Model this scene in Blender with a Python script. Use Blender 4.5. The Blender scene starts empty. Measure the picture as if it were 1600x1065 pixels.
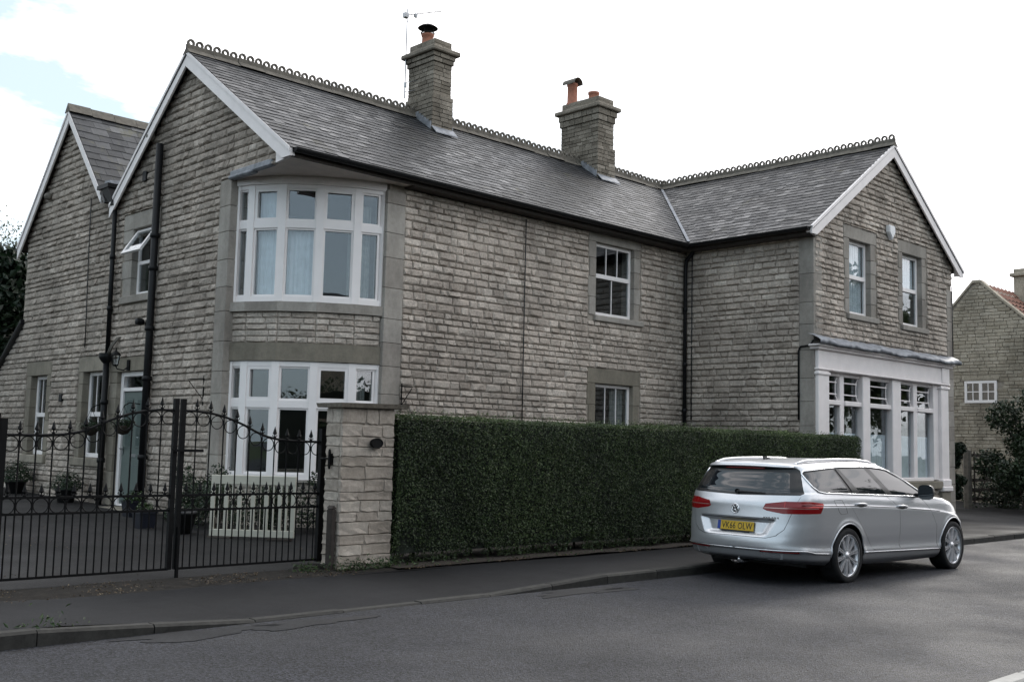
import bpy, bmesh, math, random
import numpy as np
from mathutils import Vector, Matrix
random.seed(7); RNG = np.random.default_rng(7)
R = math.radians
S = bpy.context.scene
COL = S.collection

# ------------------------------------------------------------------ camera
F_PX, YAW, PITCH, ROLL = 1684.98, 0.7708, 0.0967, 0.0237
CAM = Vector((-8.9002, -14.2527, 1.5566))
fw = Vector((math.sin(YAW)*math.cos(PITCH), math.cos(YAW)*math.cos(PITCH), math.sin(PITCH)))
rt = Vector((math.cos(YAW), -math.sin(YAW), 0)); up = rt.cross(fw)
r2 = math.cos(ROLL)*rt + math.sin(ROLL)*up; u2 = -math.sin(ROLL)*rt + math.cos(ROLL)*up
cd = bpy.data.cameras.new('camera'); cam = bpy.data.objects.new('camera', cd); COL.objects.link(cam)
cd.sensor_width = 36; cd.lens = F_PX/1600*36; cd.clip_end = 3000; cd.clip_start = .05
M4 = Matrix((r2, u2, -fw)).transposed().to_4x4(); M4.translation = CAM
cam.matrix_world = M4; S.camera = cam

# ------------------------------------------------------------------ light
SUN_AZ, SUN_EL = R(78), R(27)       # azimuth from +Y towards +X: behind the house, off to the right
sun_dir = Vector((math.sin(SUN_AZ)*math.cos(SUN_EL), math.cos(SUN_AZ)*math.cos(SUN_EL), math.sin(SUN_EL)))
wd = bpy.data.worlds.new('World'); S.world = wd; wd.use_nodes = True
nt = wd.node_tree; nt.nodes.clear()
def wn(t, **k):
    n = nt.nodes.new(t)
    for a, b in k.items(): setattr(n, a, b)
    return n
wo = wn('ShaderNodeOutputWorld'); bg = wn('ShaderNodeBackground'); bg.inputs[1].default_value = .12
sky = wn('ShaderNodeTexSky', sky_type='NISHITA', sun_disc=False)
sky.sun_elevation = SUN_EL; sky.sun_rotation = SUN_AZ; sky.air_density = 1.0; sky.dust_density = 2.0
tc = wn('ShaderNodeTexCoord'); mp = wn('ShaderNodeMapping'); mp.inputs['Scale'].default_value = (1, 1, 3.2); mp.inputs['Location'].default_value = (93.16, 48.28, 156.4)
no = wn('ShaderNodeTexNoise'); no.inputs['Scale'].default_value = 2.0; no.inputs['Detail'].default_value = 7
no.inputs['Roughness'].default_value = .6; no.inputs['Distortion'].default_value = .5
dp = wn('ShaderNodeVectorMath', operation='DOT_PRODUCT'); dp.inputs[1].default_value = sun_dir
ad = wn('ShaderNodeMath', operation='MULTIPLY_ADD'); ad.inputs[1].default_value = .13
cr = wn('ShaderNodeValToRGB'); cr.color_ramp.elements[0].position = .465; cr.color_ramp.elements[1].position = .60
cb = wn('ShaderNodeMapRange'); cb.inputs[1].default_value = -.6; cb.inputs[2].default_value = .9; cb.inputs[3].default_value = 9.6; cb.inputs[4].default_value = 10.6
cc = wn('ShaderNodeCombineColor'); mx = wn('ShaderNodeMixRGB')
hs = wn('ShaderNodeMixRGB'); hs.inputs[0].default_value = .8; hs.inputs[2].default_value = (4.1, 4.9, 5.4, 1)
L = nt.links.new
L(tc.outputs['Generated'], mp.inputs[0]); L(mp.outputs[0], no.inputs['Vector'])
L(tc.outputs['Generated'], dp.inputs[0]); L(dp.outputs['Value'], ad.inputs[0]); L(no.outputs['Fac'], ad.inputs[2])
L(ad.outputs[0], cr.inputs[0]); L(dp.outputs['Value'], cb.inputs[0])
mm = wn('ShaderNodeMath', operation='MULTIPLY'); mm.inputs[1].default_value = 1.005
mg = wn('ShaderNodeMath', operation='MULTIPLY'); mg.inputs[1].default_value = .985; L(cb.outputs[0], mg.inputs[0]); L(cb.outputs[0], mm.inputs[0]); L(mm.outputs[0], cc.inputs[0]); L(mg.outputs[0], cc.inputs[1]); L(cb.outputs[0], cc.inputs[2])
L(sky.outputs[0], hs.inputs[1]); L(hs.outputs[0], mx.inputs[1]); L(cc.outputs[0], mx.inputs[2]); L(cr.outputs[0], mx.inputs[0])
L(mx.outputs[0], bg.inputs[0]); L(bg.outputs[0], wo.inputs[0])
sl = bpy.data.lights.new('sun', 'SUN'); sl.energy = 1.0; sl.angle = R(12); sl.color = (1, .95, .88)
so = bpy.data.objects.new('sun', sl); COL.objects.link(so)
so.rotation_euler = sun_dir.to_track_quat('Z', 'Y').to_euler()
S.view_settings.view_transform = 'Standard'; S.view_settings.look = 'None'
S.view_settings.exposure = 0.80; S.view_settings.gamma = 1.0; S.view_settings.use_curve_mapping = False
S.cycles.max_bounces = 5; S.cycles.diffuse_bounces = 3; S.cycles.glossy_bounces = 3; S.cycles.transmission_bounces = 2; S.cycles.transparent_max_bounces = 10; S.cycles.caustics_reflective = False; S.cycles.caustics_refractive = False

# ------------------------------------------------------------------ helpers
def tag(o, label=None, cat=None, group=None, kind=None):
    for k, v in (('label', label), ('category', cat), ('group', group), ('kind', kind)):
        if v: o[k] = v
    return o
def empty(name, loc=(0, 0, 0), parent=None, rz=0):
    o = bpy.data.objects.new(name, None); COL.objects.link(o); o.location = loc; o.rotation_euler = (0, 0, rz)
    if parent: o.parent = parent
    o.empty_display_size = .2
    return o
def mesh_of(name, v, f, mat=None, rnd=None, smooth=False):
    me = bpy.data.meshes.new(name); me.from_pydata([tuple(map(float, p)) for p in v], [], f)
    if mat:
        for m in (mat if isinstance(mat, (list, tuple)) else [mat]): me.materials.append(m)
    if rnd is not None:
        at = me.attributes.new('rnd', 'FLOAT', 'FACE'); at.data.foreach_set('value', np.asarray(rnd, dtype=np.float32))
    if smooth: me.polygons.foreach_set('use_smooth', [True]*len(me.polygons))
    me.update(); return me
def link(name, me, parent=None, loc=None, mw=None):
    o = bpy.data.objects.new(name, me); COL.objects.link(o)
    if parent: o.parent = parent
    if mw is not None: o.matrix_local = mw
    elif loc is not None: o.location = loc
    return o
class MB:
    def __init__(s): s.v = []; s.f = []; s.r = []; s.cur = .5
    def add(s, vs, fs, r=None):
        b = len(s.v); s.v += [tuple(p) for p in vs]; s.f += [tuple(i+b for i in q) for q in fs]
        s.r += [s.cur if r is None else r]*len(fs); return s
    def box(s, x0, x1, y0, y1, z0, z1, r=None):
        return s.add([(x0,y0,z0),(x1,y0,z0),(x1,y1,z0),(x0,y1,z0),(x0,y0,z1),(x1,y0,z1),(x1,y1,z1),(x0,y1,z1)],
                     [(0,3,2,1),(4,5,6,7),(0,1,5,4),(1,2,6,5),(2,3,7,6),(3,0,4,7)], r)
    def bbox(s, x0, x1, y0, y1, z0, z1, b=.006, r=None):      # bevelled box
        vs = []; 
        for sx, X, X2 in ((0,x0,x0+b),(1,x1,x1-b)):
            for sy, Y, Y2 in ((0,y0,y0+b),(1,y1,y1-b)):
                for sz, Zz, Z2 in ((0,z0,z0+b),(1,z1,z1-b)):
                    vs += [(X,Y2,Z2),(X2,Y,Z2),(X2,Y2,Zz)]
        I = lambda a,b_,c,k: (a*4+b_*2+c)*3+k
        fs = [(I(a,0,0,0),I(a,1,0,0),I(a,1,1,0),I(a,0,1,0)) for a in (0,1)] + [(I(0,a,0,1),I(1,a,0,1),I(1,a,1,1),I(0,a,1,1)) for a in (0,1)] + [(I(0,0,a,2),I(1,0,a,2),I(1,1,a,2),I(0,1,a,2)) for a in (0,1)]
        for a in (0,1):
            for c in (0,1):
                fs += [(I(0,a,c,1),I(1,a,c,1),I(1,a,c,2),I(0,a,c,2)),(I(a,0,c,0),I(a,1,c,0),I(a,1,c,2),I(a,0,c,2)),(I(a,c,0,0),I(a,c,1,0),I(a,c,1,1),I(a,c,0,1))]
                for e in (0,1): fs.append((I(a,c,e,0),I(a,c,e,1),I(a,c,e,2)))
        return s.add(vs, fs, r)
    def hexa(s, p, r=None):   # 8 points: bottom 4 then top 4
        return s.add(p, [(0,3,2,1),(4,5,6,7),(0,1,5,4),(1,2,6,5),(2,3,7,6),(3,0,4,7)], r)
    def prism(s, poly, d, r=None):   # poly: 3-D points, d: extrusion vector
        n = len(poly); q = [Vector(p) for p in poly]; d = Vector(d)
        return s.add(q+[p+d for p in q], [tuple(range(n-1,-1,-1)), tuple(range(n,2*n))]+[(i,(i+1)%n,(i+1)%n+n,i+n) for i in range(n)], r)
    def tube(s, path, rad, n=8, r=None, caps=True, closed=False):
        P = [Vector(p) for p in path]; m = len(P)
        rads = rad if isinstance(rad, (list, tuple)) else [rad]*m
        vs = []; prev = None
        for i, p in enumerate(P):
            if closed: t = (P[(i+1) % m]-P[i-1]).normalized()
            else: t = (P[min(i+1,m-1)]-P[max(i-1,0)]).normalized()
            a = prev if prev is not None else (Vector((0,0,1)) if abs(t.z) < .9 else Vector((1,0,0)))
            u = (a - t*a.dot(t)); u = u.normalized() if u.length > 1e-6 else t.orthogonal().normalized()
            prev = u; w = t.cross(u)
            vs += [p+(u*math.cos(2*math.pi*k/n)+w*math.sin(2*math.pi*k/n))*rads[i] for k in range(n)]
        fs = []
        for i in range(m if closed else m-1):
            j = (i+1) % m
            fs += [(i*n+k, i*n+(k+1)%n, j*n+(k+1)%n, j*n+k) for k in range(n)]
        if caps and not closed: fs += [tuple(range(n-1,-1,-1)), tuple(range((m-1)*n, m*n))]
        return s.add(vs, fs, r)
    def lathe(s, prof, n=16, axis='z', c=(0,0,0), r=None):   # prof: (radius, height)
        vs = []; c = Vector(c)
        for ra, h in prof:
            for k in range(n):
                a = 2*math.pi*k/n; p = (ra*math.cos(a), ra*math.sin(a), h)
                vs.append(c+Vector(p if axis == 'z' else ((h, p[0], p[1]) if axis == 'x' else (p[0], h, p[1]))))
        m = len(prof)
        fs = [(i*n+k, i*n+(k+1)%n, (i+1)*n+(k+1)%n, (i+1)*n+k) for i in range(m-1) for k in range(n)]
        return s.add(vs, fs, r)
    def build(s, name, mat, parent=None, smooth=False, **k):
        return link(name, mesh_of(name, s.v, s.f, mat, s.r, smooth), parent)

# ------------------------------------------------------------------ materials
class NT:
    def __init__(s, name):
        s.m = bpy.data.materials.new(name); s.m.use_nodes = True; s.t = s.m.node_tree
        s.b = s.t.nodes['Principled BSDF']; s.out = s.t.nodes['Material Output']
        s.pos = None
    def n(s, ty, **k):
        x = s.t.nodes.new(ty)
        for a, b in k.items(): setattr(x, a, b)
        return x
    def l(s, a, b): s.t.links.new(a, b)
    def P(s):
        if s.pos is None: s.pos = s.n('ShaderNodeNewGeometry')
        return s.pos.outputs['Position']
    def noise(s, scale, detail=4, rough=.55, dist=0, vec=None, stretch=None):
        x = s.n('ShaderNodeTexNoise'); x.inputs['Scale'].default_value = scale; x.inputs['Detail'].default_value = detail
        x.inputs['Roughness'].default_value = rough; x.inputs['Distortion'].default_value = dist
        v = vec or s.P()
        if stretch:
            mp = s.n('ShaderNodeMapping'); mp.inputs['Scale'].default_value = stretch; s.l(v, mp.inputs[0]); v = mp.outputs[0]
        s.l(v, x.inputs['Vector']); return x.outputs['Fac']
    def ramp(s, fac, *st):
        x = s.n('ShaderNodeValToRGB'); e = x.color_ramp.elements
        while len(e) < len(st): e.new(.5)
        for i, (p, c) in enumerate(st):
            e[i].position = p; e[i].color = (*c, 1) if not isinstance(c, (int, float)) else (c, c, c, 1)
        s.l(fac, x.inputs[0]); return x.outputs[0]
    def mix(s, fac, a, b, mode='MIX'):
        x = s.n('ShaderNodeMixRGB', blend_type=mode)
        for i, q in ((0, fac), (1, a), (2, b)):
            if isinstance(q, (int, float)): x.inputs[i].default_value = q if i == 0 else (q, q, q, 1)
            elif isinstance(q, tuple): x.inputs[i].default_value = (*q, 1)
            else: s.l(q, x.inputs[i])
        return x.outputs[0]
    def attr(s, name='rnd'):
        x = s.n('ShaderNodeAttribute'); x.attribute_name = name; return x.outputs['Fac']
    def bump(s, h, strength=.5, dist=.01):
        x = s.n('ShaderNodeBump'); x.inputs['Strength'].default_value = strength; x.inputs['Distance'].default_value = dist
        s.l(h, x.inputs['Height']); s.l(x.outputs[0], s.b.inputs['Normal']); return x
    def col(s, c):
        if isinstance(c, tuple): s.b.inputs['Base Color'].default_value = (*c, 1)
        else: s.l(c, s.b.inputs['Base Color'])
    def set(s, rough=.7, metal=0, spec=.5, coat=0):
        s.b.inputs['Roughness'].default_value = rough; s.b.inputs['Metallic'].default_value = metal
        s.b.inputs['Specular IOR Level'].default_value = spec; s.b.inputs['Coat Weight'].default_value = coat
        return s
MAT = {}
def simple(name, c, rough=.6, metal=0, spec=.5, var=.12, scale=6, bump=0, coat=0):
    k = NT(name); f = k.noise(scale, 4)
    k.col(k.mix(1.0, c, k.ramp(f, (.25, 1-var), (.75, 1+var)), 'MULTIPLY')); k.set(rough, metal, spec, coat)
    if bump: k.bump(k.noise(scale*8, 4), bump, .004)
    MAT[name] = k.m; return k.m
def stone_mat(name, dark, mid, light, stain=.5, lichen=0, bumpd=.012, fine=26, con=1.):
    k = NT(name); r = k.attr()
    c = k.ramp(r, (.0, dark), (.5, mid), (1., light))
    n1 = k.noise(fine, 4, .7); c = k.mix(1., c, k.ramp(n1, (.28, 1-.38*con), (.72, 1+.25*con)), 'MULTIPLY')
    n2 = k.noise(.55, 4, .6, .4); c = k.mix(1., c, k.ramp(n2, (.3, 1-stain), (.6, 1.08)), 'MULTIPLY')
    n3 = k.noise(2.3, 4, .7, stretch=(1, 1, .45)); c = k.mix(1., c, k.ramp(n3, (.3, .72), (.62, 1.06)), 'MULTIPLY')
    if lichen:
        n4 = k.noise(9, 5, .7); c = k.mix(k.ramp(n4, (.62, 0.), (.72, lichen)), c, (.30, .30, .22))
    k.col(c); k.set(.92, 0, .2); h = k.noise(fine*2, 4, .75); k.bump(h, .75, bumpd)
    MAT[name] = k.m; return k.m
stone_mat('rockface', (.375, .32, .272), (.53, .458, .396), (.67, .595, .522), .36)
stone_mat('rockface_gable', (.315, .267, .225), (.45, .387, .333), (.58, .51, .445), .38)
stone_mat('chimney_stone', (.17, .147, .118), (.26, .227, .186), (.36, .318, .265), .4, .35)
stone_mat('dressed', (.30, .27, .24), (.345, .315, .28), (.39, .36, .325), .2, 0, .003, 18, .35)
stone_mat('dressed_tan', (.22, .195, .155), (.26, .232, .188), (.30, .268, .22), .25, 0, .003, 18, .35)
stone_mat('pier_stone', (.40, .345, .29), (.49, .425, .365), (.57, .505, .435), .22, .12, .008, 22, .6)
stone_mat('neighbour_stone', (.33, .285, .22), (.42, .37, .295), (.50, .445, .365), .28)
k = NT('mortar'); k.col(k.ramp(k.noise(12, 5), (.3, (.25, .218, .184)), (.7, (.39, .348, .30)))); k.set(.95, 0, .1); k.bump(k.noise(60, 3), .5, .006); MAT['mortar'] = k.m
k = NT('pier_mortar'); k.col(k.ramp(k.noise(12, 5), (.3, (.36, .32, .275)), (.7, (.46, .415, .36)))); k.set(.95, 0, .1); MAT['pier_mortar'] = k.m
def slate_mat(name, moss):
    k = NT(name); r = k.attr()
    c = k.ramp(r, (0, (.008, .009, .011)), (.45, (.020, .0215, .025)), (.8, (.039, .040, .043)), (1, (.080, .079, .079)))
    c = k.mix(1., c, k.ramp(k.noise(14, 6, .7), (.3, .55), (.7, 1.35)), 'MULTIPLY')
    c = k.mix(1., c, k.ramp(k.noise(.8, 5, .65, .6), (.35, .5), (.65, 1.3)), 'MULTIPLY')
    g = k.ramp(k.noise(2.0, 6, .75, .5), (.60-moss, 0.), (.72-moss, .85)); c = k.mix(g, c, (.075, .07, .032))
    k.col(c); k.set(.42, 0, .42)
    k.l(k.mix(.5, k.ramp(k.noise(6, 4, .7), (.3, .30), (.75, .62)), k.ramp(r, (0, .62), (1, .30))), k.b.inputs['Roughness']); k.bump(k.noise(35, 5), .35, .004); MAT[name] = k.m
slate_mat('slate', .0); slate_mat('slate_mossy', .05)
simple('ridge_tile', (.135, .12, .10), .9, var=.4, scale=9, bump=.4)
simple('lead', (.25, .26, .285), .6, .15, var=.45, scale=7, bump=.6)
simple('upvc', (.89, .84, .825), .35, var=.04, scale=3)
simple('white_paint', (.85, .79, .775), .5, var=.06, scale=4, bump=.1)
simple('cream_paint', (.52, .50, .42), .55, var=.1, scale=7, bump=.15)
simple('soffit_paint', (.74, .66, .60), .6, var=.12, scale=4)
simple('black_plastic', (.007, .007, .008), .5, spec=.25, var=.2, scale=8)
simple('black_iron', (.0035, .0035, .004), .6, spec=.18, var=.3, scale=20, bump=.15)
simple('cable', (.02, .02, .022), .6)
simple('terracotta', (.34, .14, .09), .85, var=.25, scale=10, bump=.2)
simple('door_paint', (.105, .135, .125), .4, var=.05)
simple('curtain', (.74, .77, .80), .9, var=.12, scale=8)
simple('curtain_grey', (.28, .28, .26), .9, var=.2, scale=14)
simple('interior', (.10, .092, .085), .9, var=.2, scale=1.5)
simple('dark_wood', (.035, .027, .022), .8, var=.35, scale=14, bump=.4)
simple('grey_wood', (.15, .135, .115), .85, var=.35, scale=10, bump=.4)
simple('leadwork', (.45, .44, .42), .5)
simple('blue_glaze', (.012, .014, .022), .35, var=.3)
simple('black_pot', (.014, .014, .015), .5, var=.3)
simple('soil', (.03, .022, .016), .95, var=.4, scale=20)
simple('red_tile', (.22, .105, .075), .85, var=.35, scale=6, bump=.3)
simple('alarm_white', (.75, .75, .76), .4, var=.05)
simple('alu', (.35, .36, .37), .35, .9, var=.1)
def glass_mat(name, f0=.07, tint=(.90, .93, .94), rough=0.0):
    k = NT(name); t = k.t; t.nodes.remove(k.b)
    tr = k.n('ShaderNodeBsdfTransparent'); tr.inputs[0].default_value = (*tint, 1)
    gl = k.n('ShaderNodeBsdfGlossy'); gl.inputs['Roughness'].default_value = rough; gl.inputs[0].default_value = (.95, .97, 1, 1)
    bp = k.n('ShaderNodeBump'); bp.inputs['Strength'].default_value = .06; bp.inputs['Distance'].default_value = .02
    k.l(k.noise(1.6, 2), bp.inputs['Height']); k.l(bp.outputs[0], gl.inputs['Normal'])
    k.P(); dt = k.n('ShaderNodeVectorMath', operation='DOT_PRODUCT'); k.l(k.pos.outputs['Incoming'], dt.inputs[0]); k.l(k.pos.outputs['Normal'], dt.inputs[1])
    ab = k.n('ShaderNodeMath', operation='ABSOLUTE'); k.l(dt.outputs['Value'], ab.inputs[0])
    om = k.n('ShaderNodeMath', operation='SUBTRACT'); om.inputs[0].default_value = 1; k.l(ab.outputs[0], om.inputs[1])
    pw = k.n('ShaderNodeMath', operation='POWER'); pw.inputs[1].default_value = 5; k.l(om.outputs[0], pw.inputs[0])
    ma = k.n('ShaderNodeMath', operation='MULTIPLY_ADD'); ma.inputs[1].default_value = 1-f0; ma.inputs[2].default_value = f0; k.l(pw.outputs[0], ma.inputs[0])
    ms = k.n('ShaderNodeMixShader'); k.l(ma.outputs[0], ms.inputs[0]); k.l(tr.outputs[0], ms.inputs[1]); k.l(gl.outputs[0], ms.inputs[2]); k.l(ms.outputs[0], k.out.inputs[0]); MAT[name] = k.m
glass_mat('glass', .095); 
def leaf_mat(name, a, b, c, trans=.25):
    k = NT(name); r = k.attr(); cl = k.ramp(r, (0, a), (.55, b), (1, c))
    cl = k.mix(1., cl, k.ramp(k.noise(1.3, 4), (.3, .7), (.7, 1.25)), 'MULTIPLY')
    k.col(cl); k.set(.45, 0, .4); k.b.inputs['Subsurface Weight'].default_value = 0
    tl = k.n('ShaderNodeBsdfTranslucent'); k.l(cl, tl.inputs[0]); ms = k.n('ShaderNodeMixShader'); ms.inputs[0].default_value = trans
    k.l(k.b.outputs[0], ms.inputs[1]); k.l(tl.outputs[0], ms.inputs[2]); k.l(ms.outputs[0], k.out.inputs[0]); MAT[name] = k.m
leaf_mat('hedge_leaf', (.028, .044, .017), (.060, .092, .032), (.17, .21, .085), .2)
leaf_mat('bush_leaf', (.014, .024, .012), (.026, .045, .02), (.05, .075, .035), .15)
leaf_mat('tree_leaf', (.03, .045, .015), (.06, .085, .03), (.12, .13, .05), .3)
leaf_mat('conifer_leaf', (.006, .014, .007), (.013, .028, .012), (.025, .045, .02), .1)
leaf_mat('weed_leaf', (.03, .05, .018), (.05, .09, .03), (.10, .15, .05), .2)
leaf_mat('litter', (.05, .03, .015), (.12, .08, .04), (.28, .22, .13), .1)
simple('bark', (.07, .055, .042), .95, var=.4, scale=12, bump=.5)
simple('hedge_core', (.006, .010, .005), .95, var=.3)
def asphalt(name, base, agg, rough, patch=.25, spec=.5, bump=.6, bd=.006, vs=75):
    k = NT(name)
    v = k.n('ShaderNodeTexVoronoi'); v.inputs['Scale'].default_value = vs; k.l(k.P(), v.inputs['Vector'])
    c = k.mix(1., base, k.ramp(v.outputs['Color'], (.2, 1-agg), (.85, 1+agg)), 'MULTIPLY')
    c = k.mix(1., c, k.ramp(k.noise(110, 3, .7), (.35, .45), (.7, 1.7)), 'MULTIPLY')
    c = k.mix(1., c, k.ramp(k.noise(.5, 5, .6, .5), (.3, 1-patch), (.68, 1+patch)), 'MULTIPLY')
    w = k.noise(230, 1); c = k.mix(k.ramp(w, (.76, 0.), (.80, .5)), c, (.16, .15, .14))
    k.col(c); k.set(rough, 0, spec); k.l(k.ramp(k.noise(.7, 4), (.35, rough-.10), (.65, rough+.08)), k.b.inputs['Roughness'])
    h = k.mix(.6, v.outputs['Distance'], k.noise(120, 4)); k.bump(h, bump, bd); MAT[name] = k.m
asphalt('road_asphalt', (.0198, .0203, .0258), 1.0, .70, .3, .42, 1.0, .02, 62)
asphalt('pavement_asphalt', (.0105, .0105, .0118), .3, .72, .4, .22, .4)
asphalt('drive_asphalt', (.0125, .012, .0125), .6, .70, .5, .22)
k = NT('verge'); c = k.ramp(k.noise(9, 6, .7), (.3, (.012, .0105, .009)), (.55, (.024, .021, .018)), (.75, (.055, .048, .04))); k.col(c); k.set(.95, 0, .2); k.bump(k.noise(55, 5), .8, .015); MAT['verge'] = k.m
k = NT('grass_ground'); k.col(k.ramp(k.noise(2, 6), (.3, (.02, .03, .012)), (.7, (.05, .07, .025)))); k.set(.95, 0, .2); k.bump(k.noise(30, 5), .8, .02); MAT['grass_ground'] = k.m
k = NT('kerb_concrete'); c = k.mix(1., k.ramp(k.attr(), (0, (.030, .029, .027)), (1, (.050, .048, .044))), k.ramp(k.noise(12, 5, .7), (.3, .6), (.7, 1.3)), 'MULTIPLY'); k.col(c); k.set(.85, 0, .3); k.bump(k.noise(70, 4), .4, .004); MAT['kerb_concrete'] = k.m
simple('concrete_pale', (.38, .37, .35), .85, var=.2, scale=8, bump=.2)
asphalt('wet_asphalt', (.010, .010, .0115), .9, .5, .3, .5, .5)
# ------------------------------------------------------------------ setting: ground, road, kerbs, pavement
def sheet(name, mat, xs, ys, zf, kind='structure', parent=None):
    v = [(x, y, zf(x, y)) for y in ys for x in xs]; n = len(xs)
    f = [(j*n+i, j*n+i+1, (j+1)*n+i+1, (j+1)*n+i) for j in range(len(ys)-1) for i in range(n-1)]
    o = link(name, mesh_of(name, v, f, mat), parent)
    if kind: o['kind'] = kind
    return o
def lerp(a, b, t): t = max(0, min(1, t)); return a+(b-a)*t
KERB_Y = -6.05
def kz(x):
    if x < -4.0: return lerp(.125, .028, (x+5.5)/1.5)
    if x > -1.0: return lerp(.028, .115, (x+1.0)/1.6)
    return .028
def gz(x, y): return .10+max(0, y+4.4)*.0165 if y < 12 else .10+16.4*.0165
xs = [-400, -120, -60] + list(np.arange(-30, 40.1, 1.0)) + [60, 120, 400]
sheet('ground', MAT['grass_ground'], [-900, -300, -60, 60, 300, 900], [-900, -300, -60, -20, 60, 300, 900], lambda x, y: -.06)
sheet('road', MAT['road_asphalt'], xs, [-11.3, -10, -8.5, -7, -5.95], lambda x, y: .012-.0035*(abs(y+8.65)-1.5))
px = list(np.arange(-30, 40.1, .5))
sheet('pavement', MAT['pavement_asphalt'], [-200]+px+[200], [-5.93, -5.4, -4.9, -4.38], lambda x, y: lerp(kz(x)-.003, .10+.006*math.sin(x*1.7), (y+5.93)/1.5))
sheet('driveway', MAT['drive_asphalt'], [-60]+list(np.arange(-30, 40.1, 2))+[80], list(np.arange(-4.4, 20, 1.2)), lambda x, y: gz(x, y)-.004+.006*math.sin(x*2.1+y*1.3))
sheet('verge', MAT['verge'], list(np.arange(-9, -.7, .3)), [-4.42, -4.2, -3.95, -3.72], lambda x, y: gz(x, y)+(.006+.006*math.sin(x*5)*math.cos(y*9) if y > -4.4 else -.012))
sheet('hedge_bed', MAT['soil'], list(np.arange(-1.0, 11.1, .5)), [-4.33, -4.1, -3.7, -3.2], lambda x, y: gz(x, y)+.02+.01*math.sin(x*6))
kerb = empty('kerb'); kerb['kind'] = 'structure'
x = -24.0; i = 0
while x < 32:
    Lk = .914; m = MB(); a, b = x+.005, x+Lk-.005; za, zb = kz(a), kz(b)
    jy = random.uniform(-.006, .006); jz = random.uniform(-.004, .004); y0, y1 = KERB_Y+jy, -5.925; bv = .02
    m.cur = random.random()
    m.add([(a,y0,-.05),(b,y0,-.05),(b,y0,zb+jz-bv),(a,y0,za+jz-bv),(a,y0+bv,za+jz),(b,y0+bv,zb+jz),(b,y1,zb+jz),(a,y1,za+jz),(a,y1,-.05),(b,y1,-.05)],
          [(0,1,2,3),(3,2,5,4),(4,5,6,7),(7,6,9,8),(0,3,4,7,8),(1,9,6,5,2)])
    m.build('kerb_stone', MAT['kerb_concrete'], kerb); x += Lk
ok = empty('opposite_kerb'); ok['kind'] = 'structure'
for i in range(30):
    m = MB(); a = -14+i*.914; m.cur = random.random(); m.bbox(a+.004, a+.91, -11.44, -11.3, -.05, .115+random.uniform(-.003, .003), .018); m.build('kerb_stone', MAT['concrete_pale'], ok)
sheet('opposite_pavement', MAT['pavement_asphalt'], xs, [-16.5, -14, -11.44], lambda x, y: .105)

# ------------------------------------------------------------------ house
W, XW, D = 6.366, 10.229, 3.139
OV, ZE, ZBT, ZR = .306, 6.028, 5.874, 8.40
XB = -.138
YR = W/2; XR = XW+W/2
SL = (ZR-ZE)/(YR+OV)
house = empty('stone_house', (0, 0, 0))
tag(house, 'long grey stone house with slate roofs, corner bow windows and shopfront wing', 'house')

cam_np = np.array(CAM)
def screen_area(c, w, h, nrm):
    q = cam_np-np.array(c); dd = np.linalg.norm(q); return w*h*abs(q @ np.array(nrm))/dd**3
def in_frame(c):
    q = Vector(c)-CAM; zf = q.dot(fw)
    if zf < .1: return False
    return abs(q.dot(r2)/zf*F_PX) < 800 and abs(q.dot(u2)/zf*F_PX) < 532
STONE_V = []
def stone_variant(seed, us=(-.5, -.40, .05, .40, .5), vs_=(-.5, -.30, .28, .5), lo=.58, hi=1.05, je=.03):
    g = np.random.default_rng(seed); v = []; nu, nv = len(us), len(vs_)
    for j in range(nv):
        for i in range(nu):
            uu, vv = us[i], vs_[j]; ed = i in (0, nu-1) or j in (0, nv-1)
            if ed:
                d = .25+.25*g.random(); uu += g.uniform(-.012, .012); vv += g.uniform(-je, je)*(.6 if j in (0, nv-1) else 1)
            else: d = g.uniform(lo, hi)*(1.10 if vv < 0 else .92); uu += g.uniform(-.05, .05); vv += g.uniform(-.08, .08)*(je/.03)
            v.append((uu, vv, d))
    f = [(j*nu+i, j*nu+i+1, (j+1)*nu+i+1, (j+1)*nu+i) for j in range(nv-1) for i in range(nu-1)]
    ring = [i for i in range(nu)]+[j*nu+nu-1 for j in range(1, nv)]+[(nv-1)*nu+i for i in range(nu-2, -1, -1)]+[j*nu for j in range(nv-2, 0, -1)]
    b = len(v); v += [(v[i][0], v[i][1], -.4) for i in ring]; n = len(ring)
    f += [(ring[k], b+k, b+(k+1) % n, ring[(k+1) % n]) for k in range(n)]
    tri = []
    for q in f[: (nu-1)*(nv-1)]:
        tri += ([(q[0], q[1], q[2]), (q[0], q[2], q[3])] if g.random() < .5 else [(q[0], q[1], q[3]), (q[1], q[2], q[3])])
    return np.array(v), tri+f[(nu-1)*(nv-1):]
STONE_V = [stone_variant(100+i) for i in range(36)]
PIECES = []      # (area, wallpart, matrix, variant, rnd, material)
def wall_frame(kind, c):
    if kind == 'X': return (lambda a, z, n: (c-n, a, z)), Vector((0, -1, 0)), Vector((-1, 0, 0))     # u = -Y, n = -X
    return (lambda a, z, n: (a, c-n, z)), Vector((1, 0, 0)), Vector((0, -1, 0))
def courses(z0, z1, lo=.10, hi=.165, seed=1):
    g = random.Random(seed); z = z0; out = []
    while z < z1-.02:
        h = g.uniform(lo, hi); out.append((z, min(z+h, z1))); z += h
    return out
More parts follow.
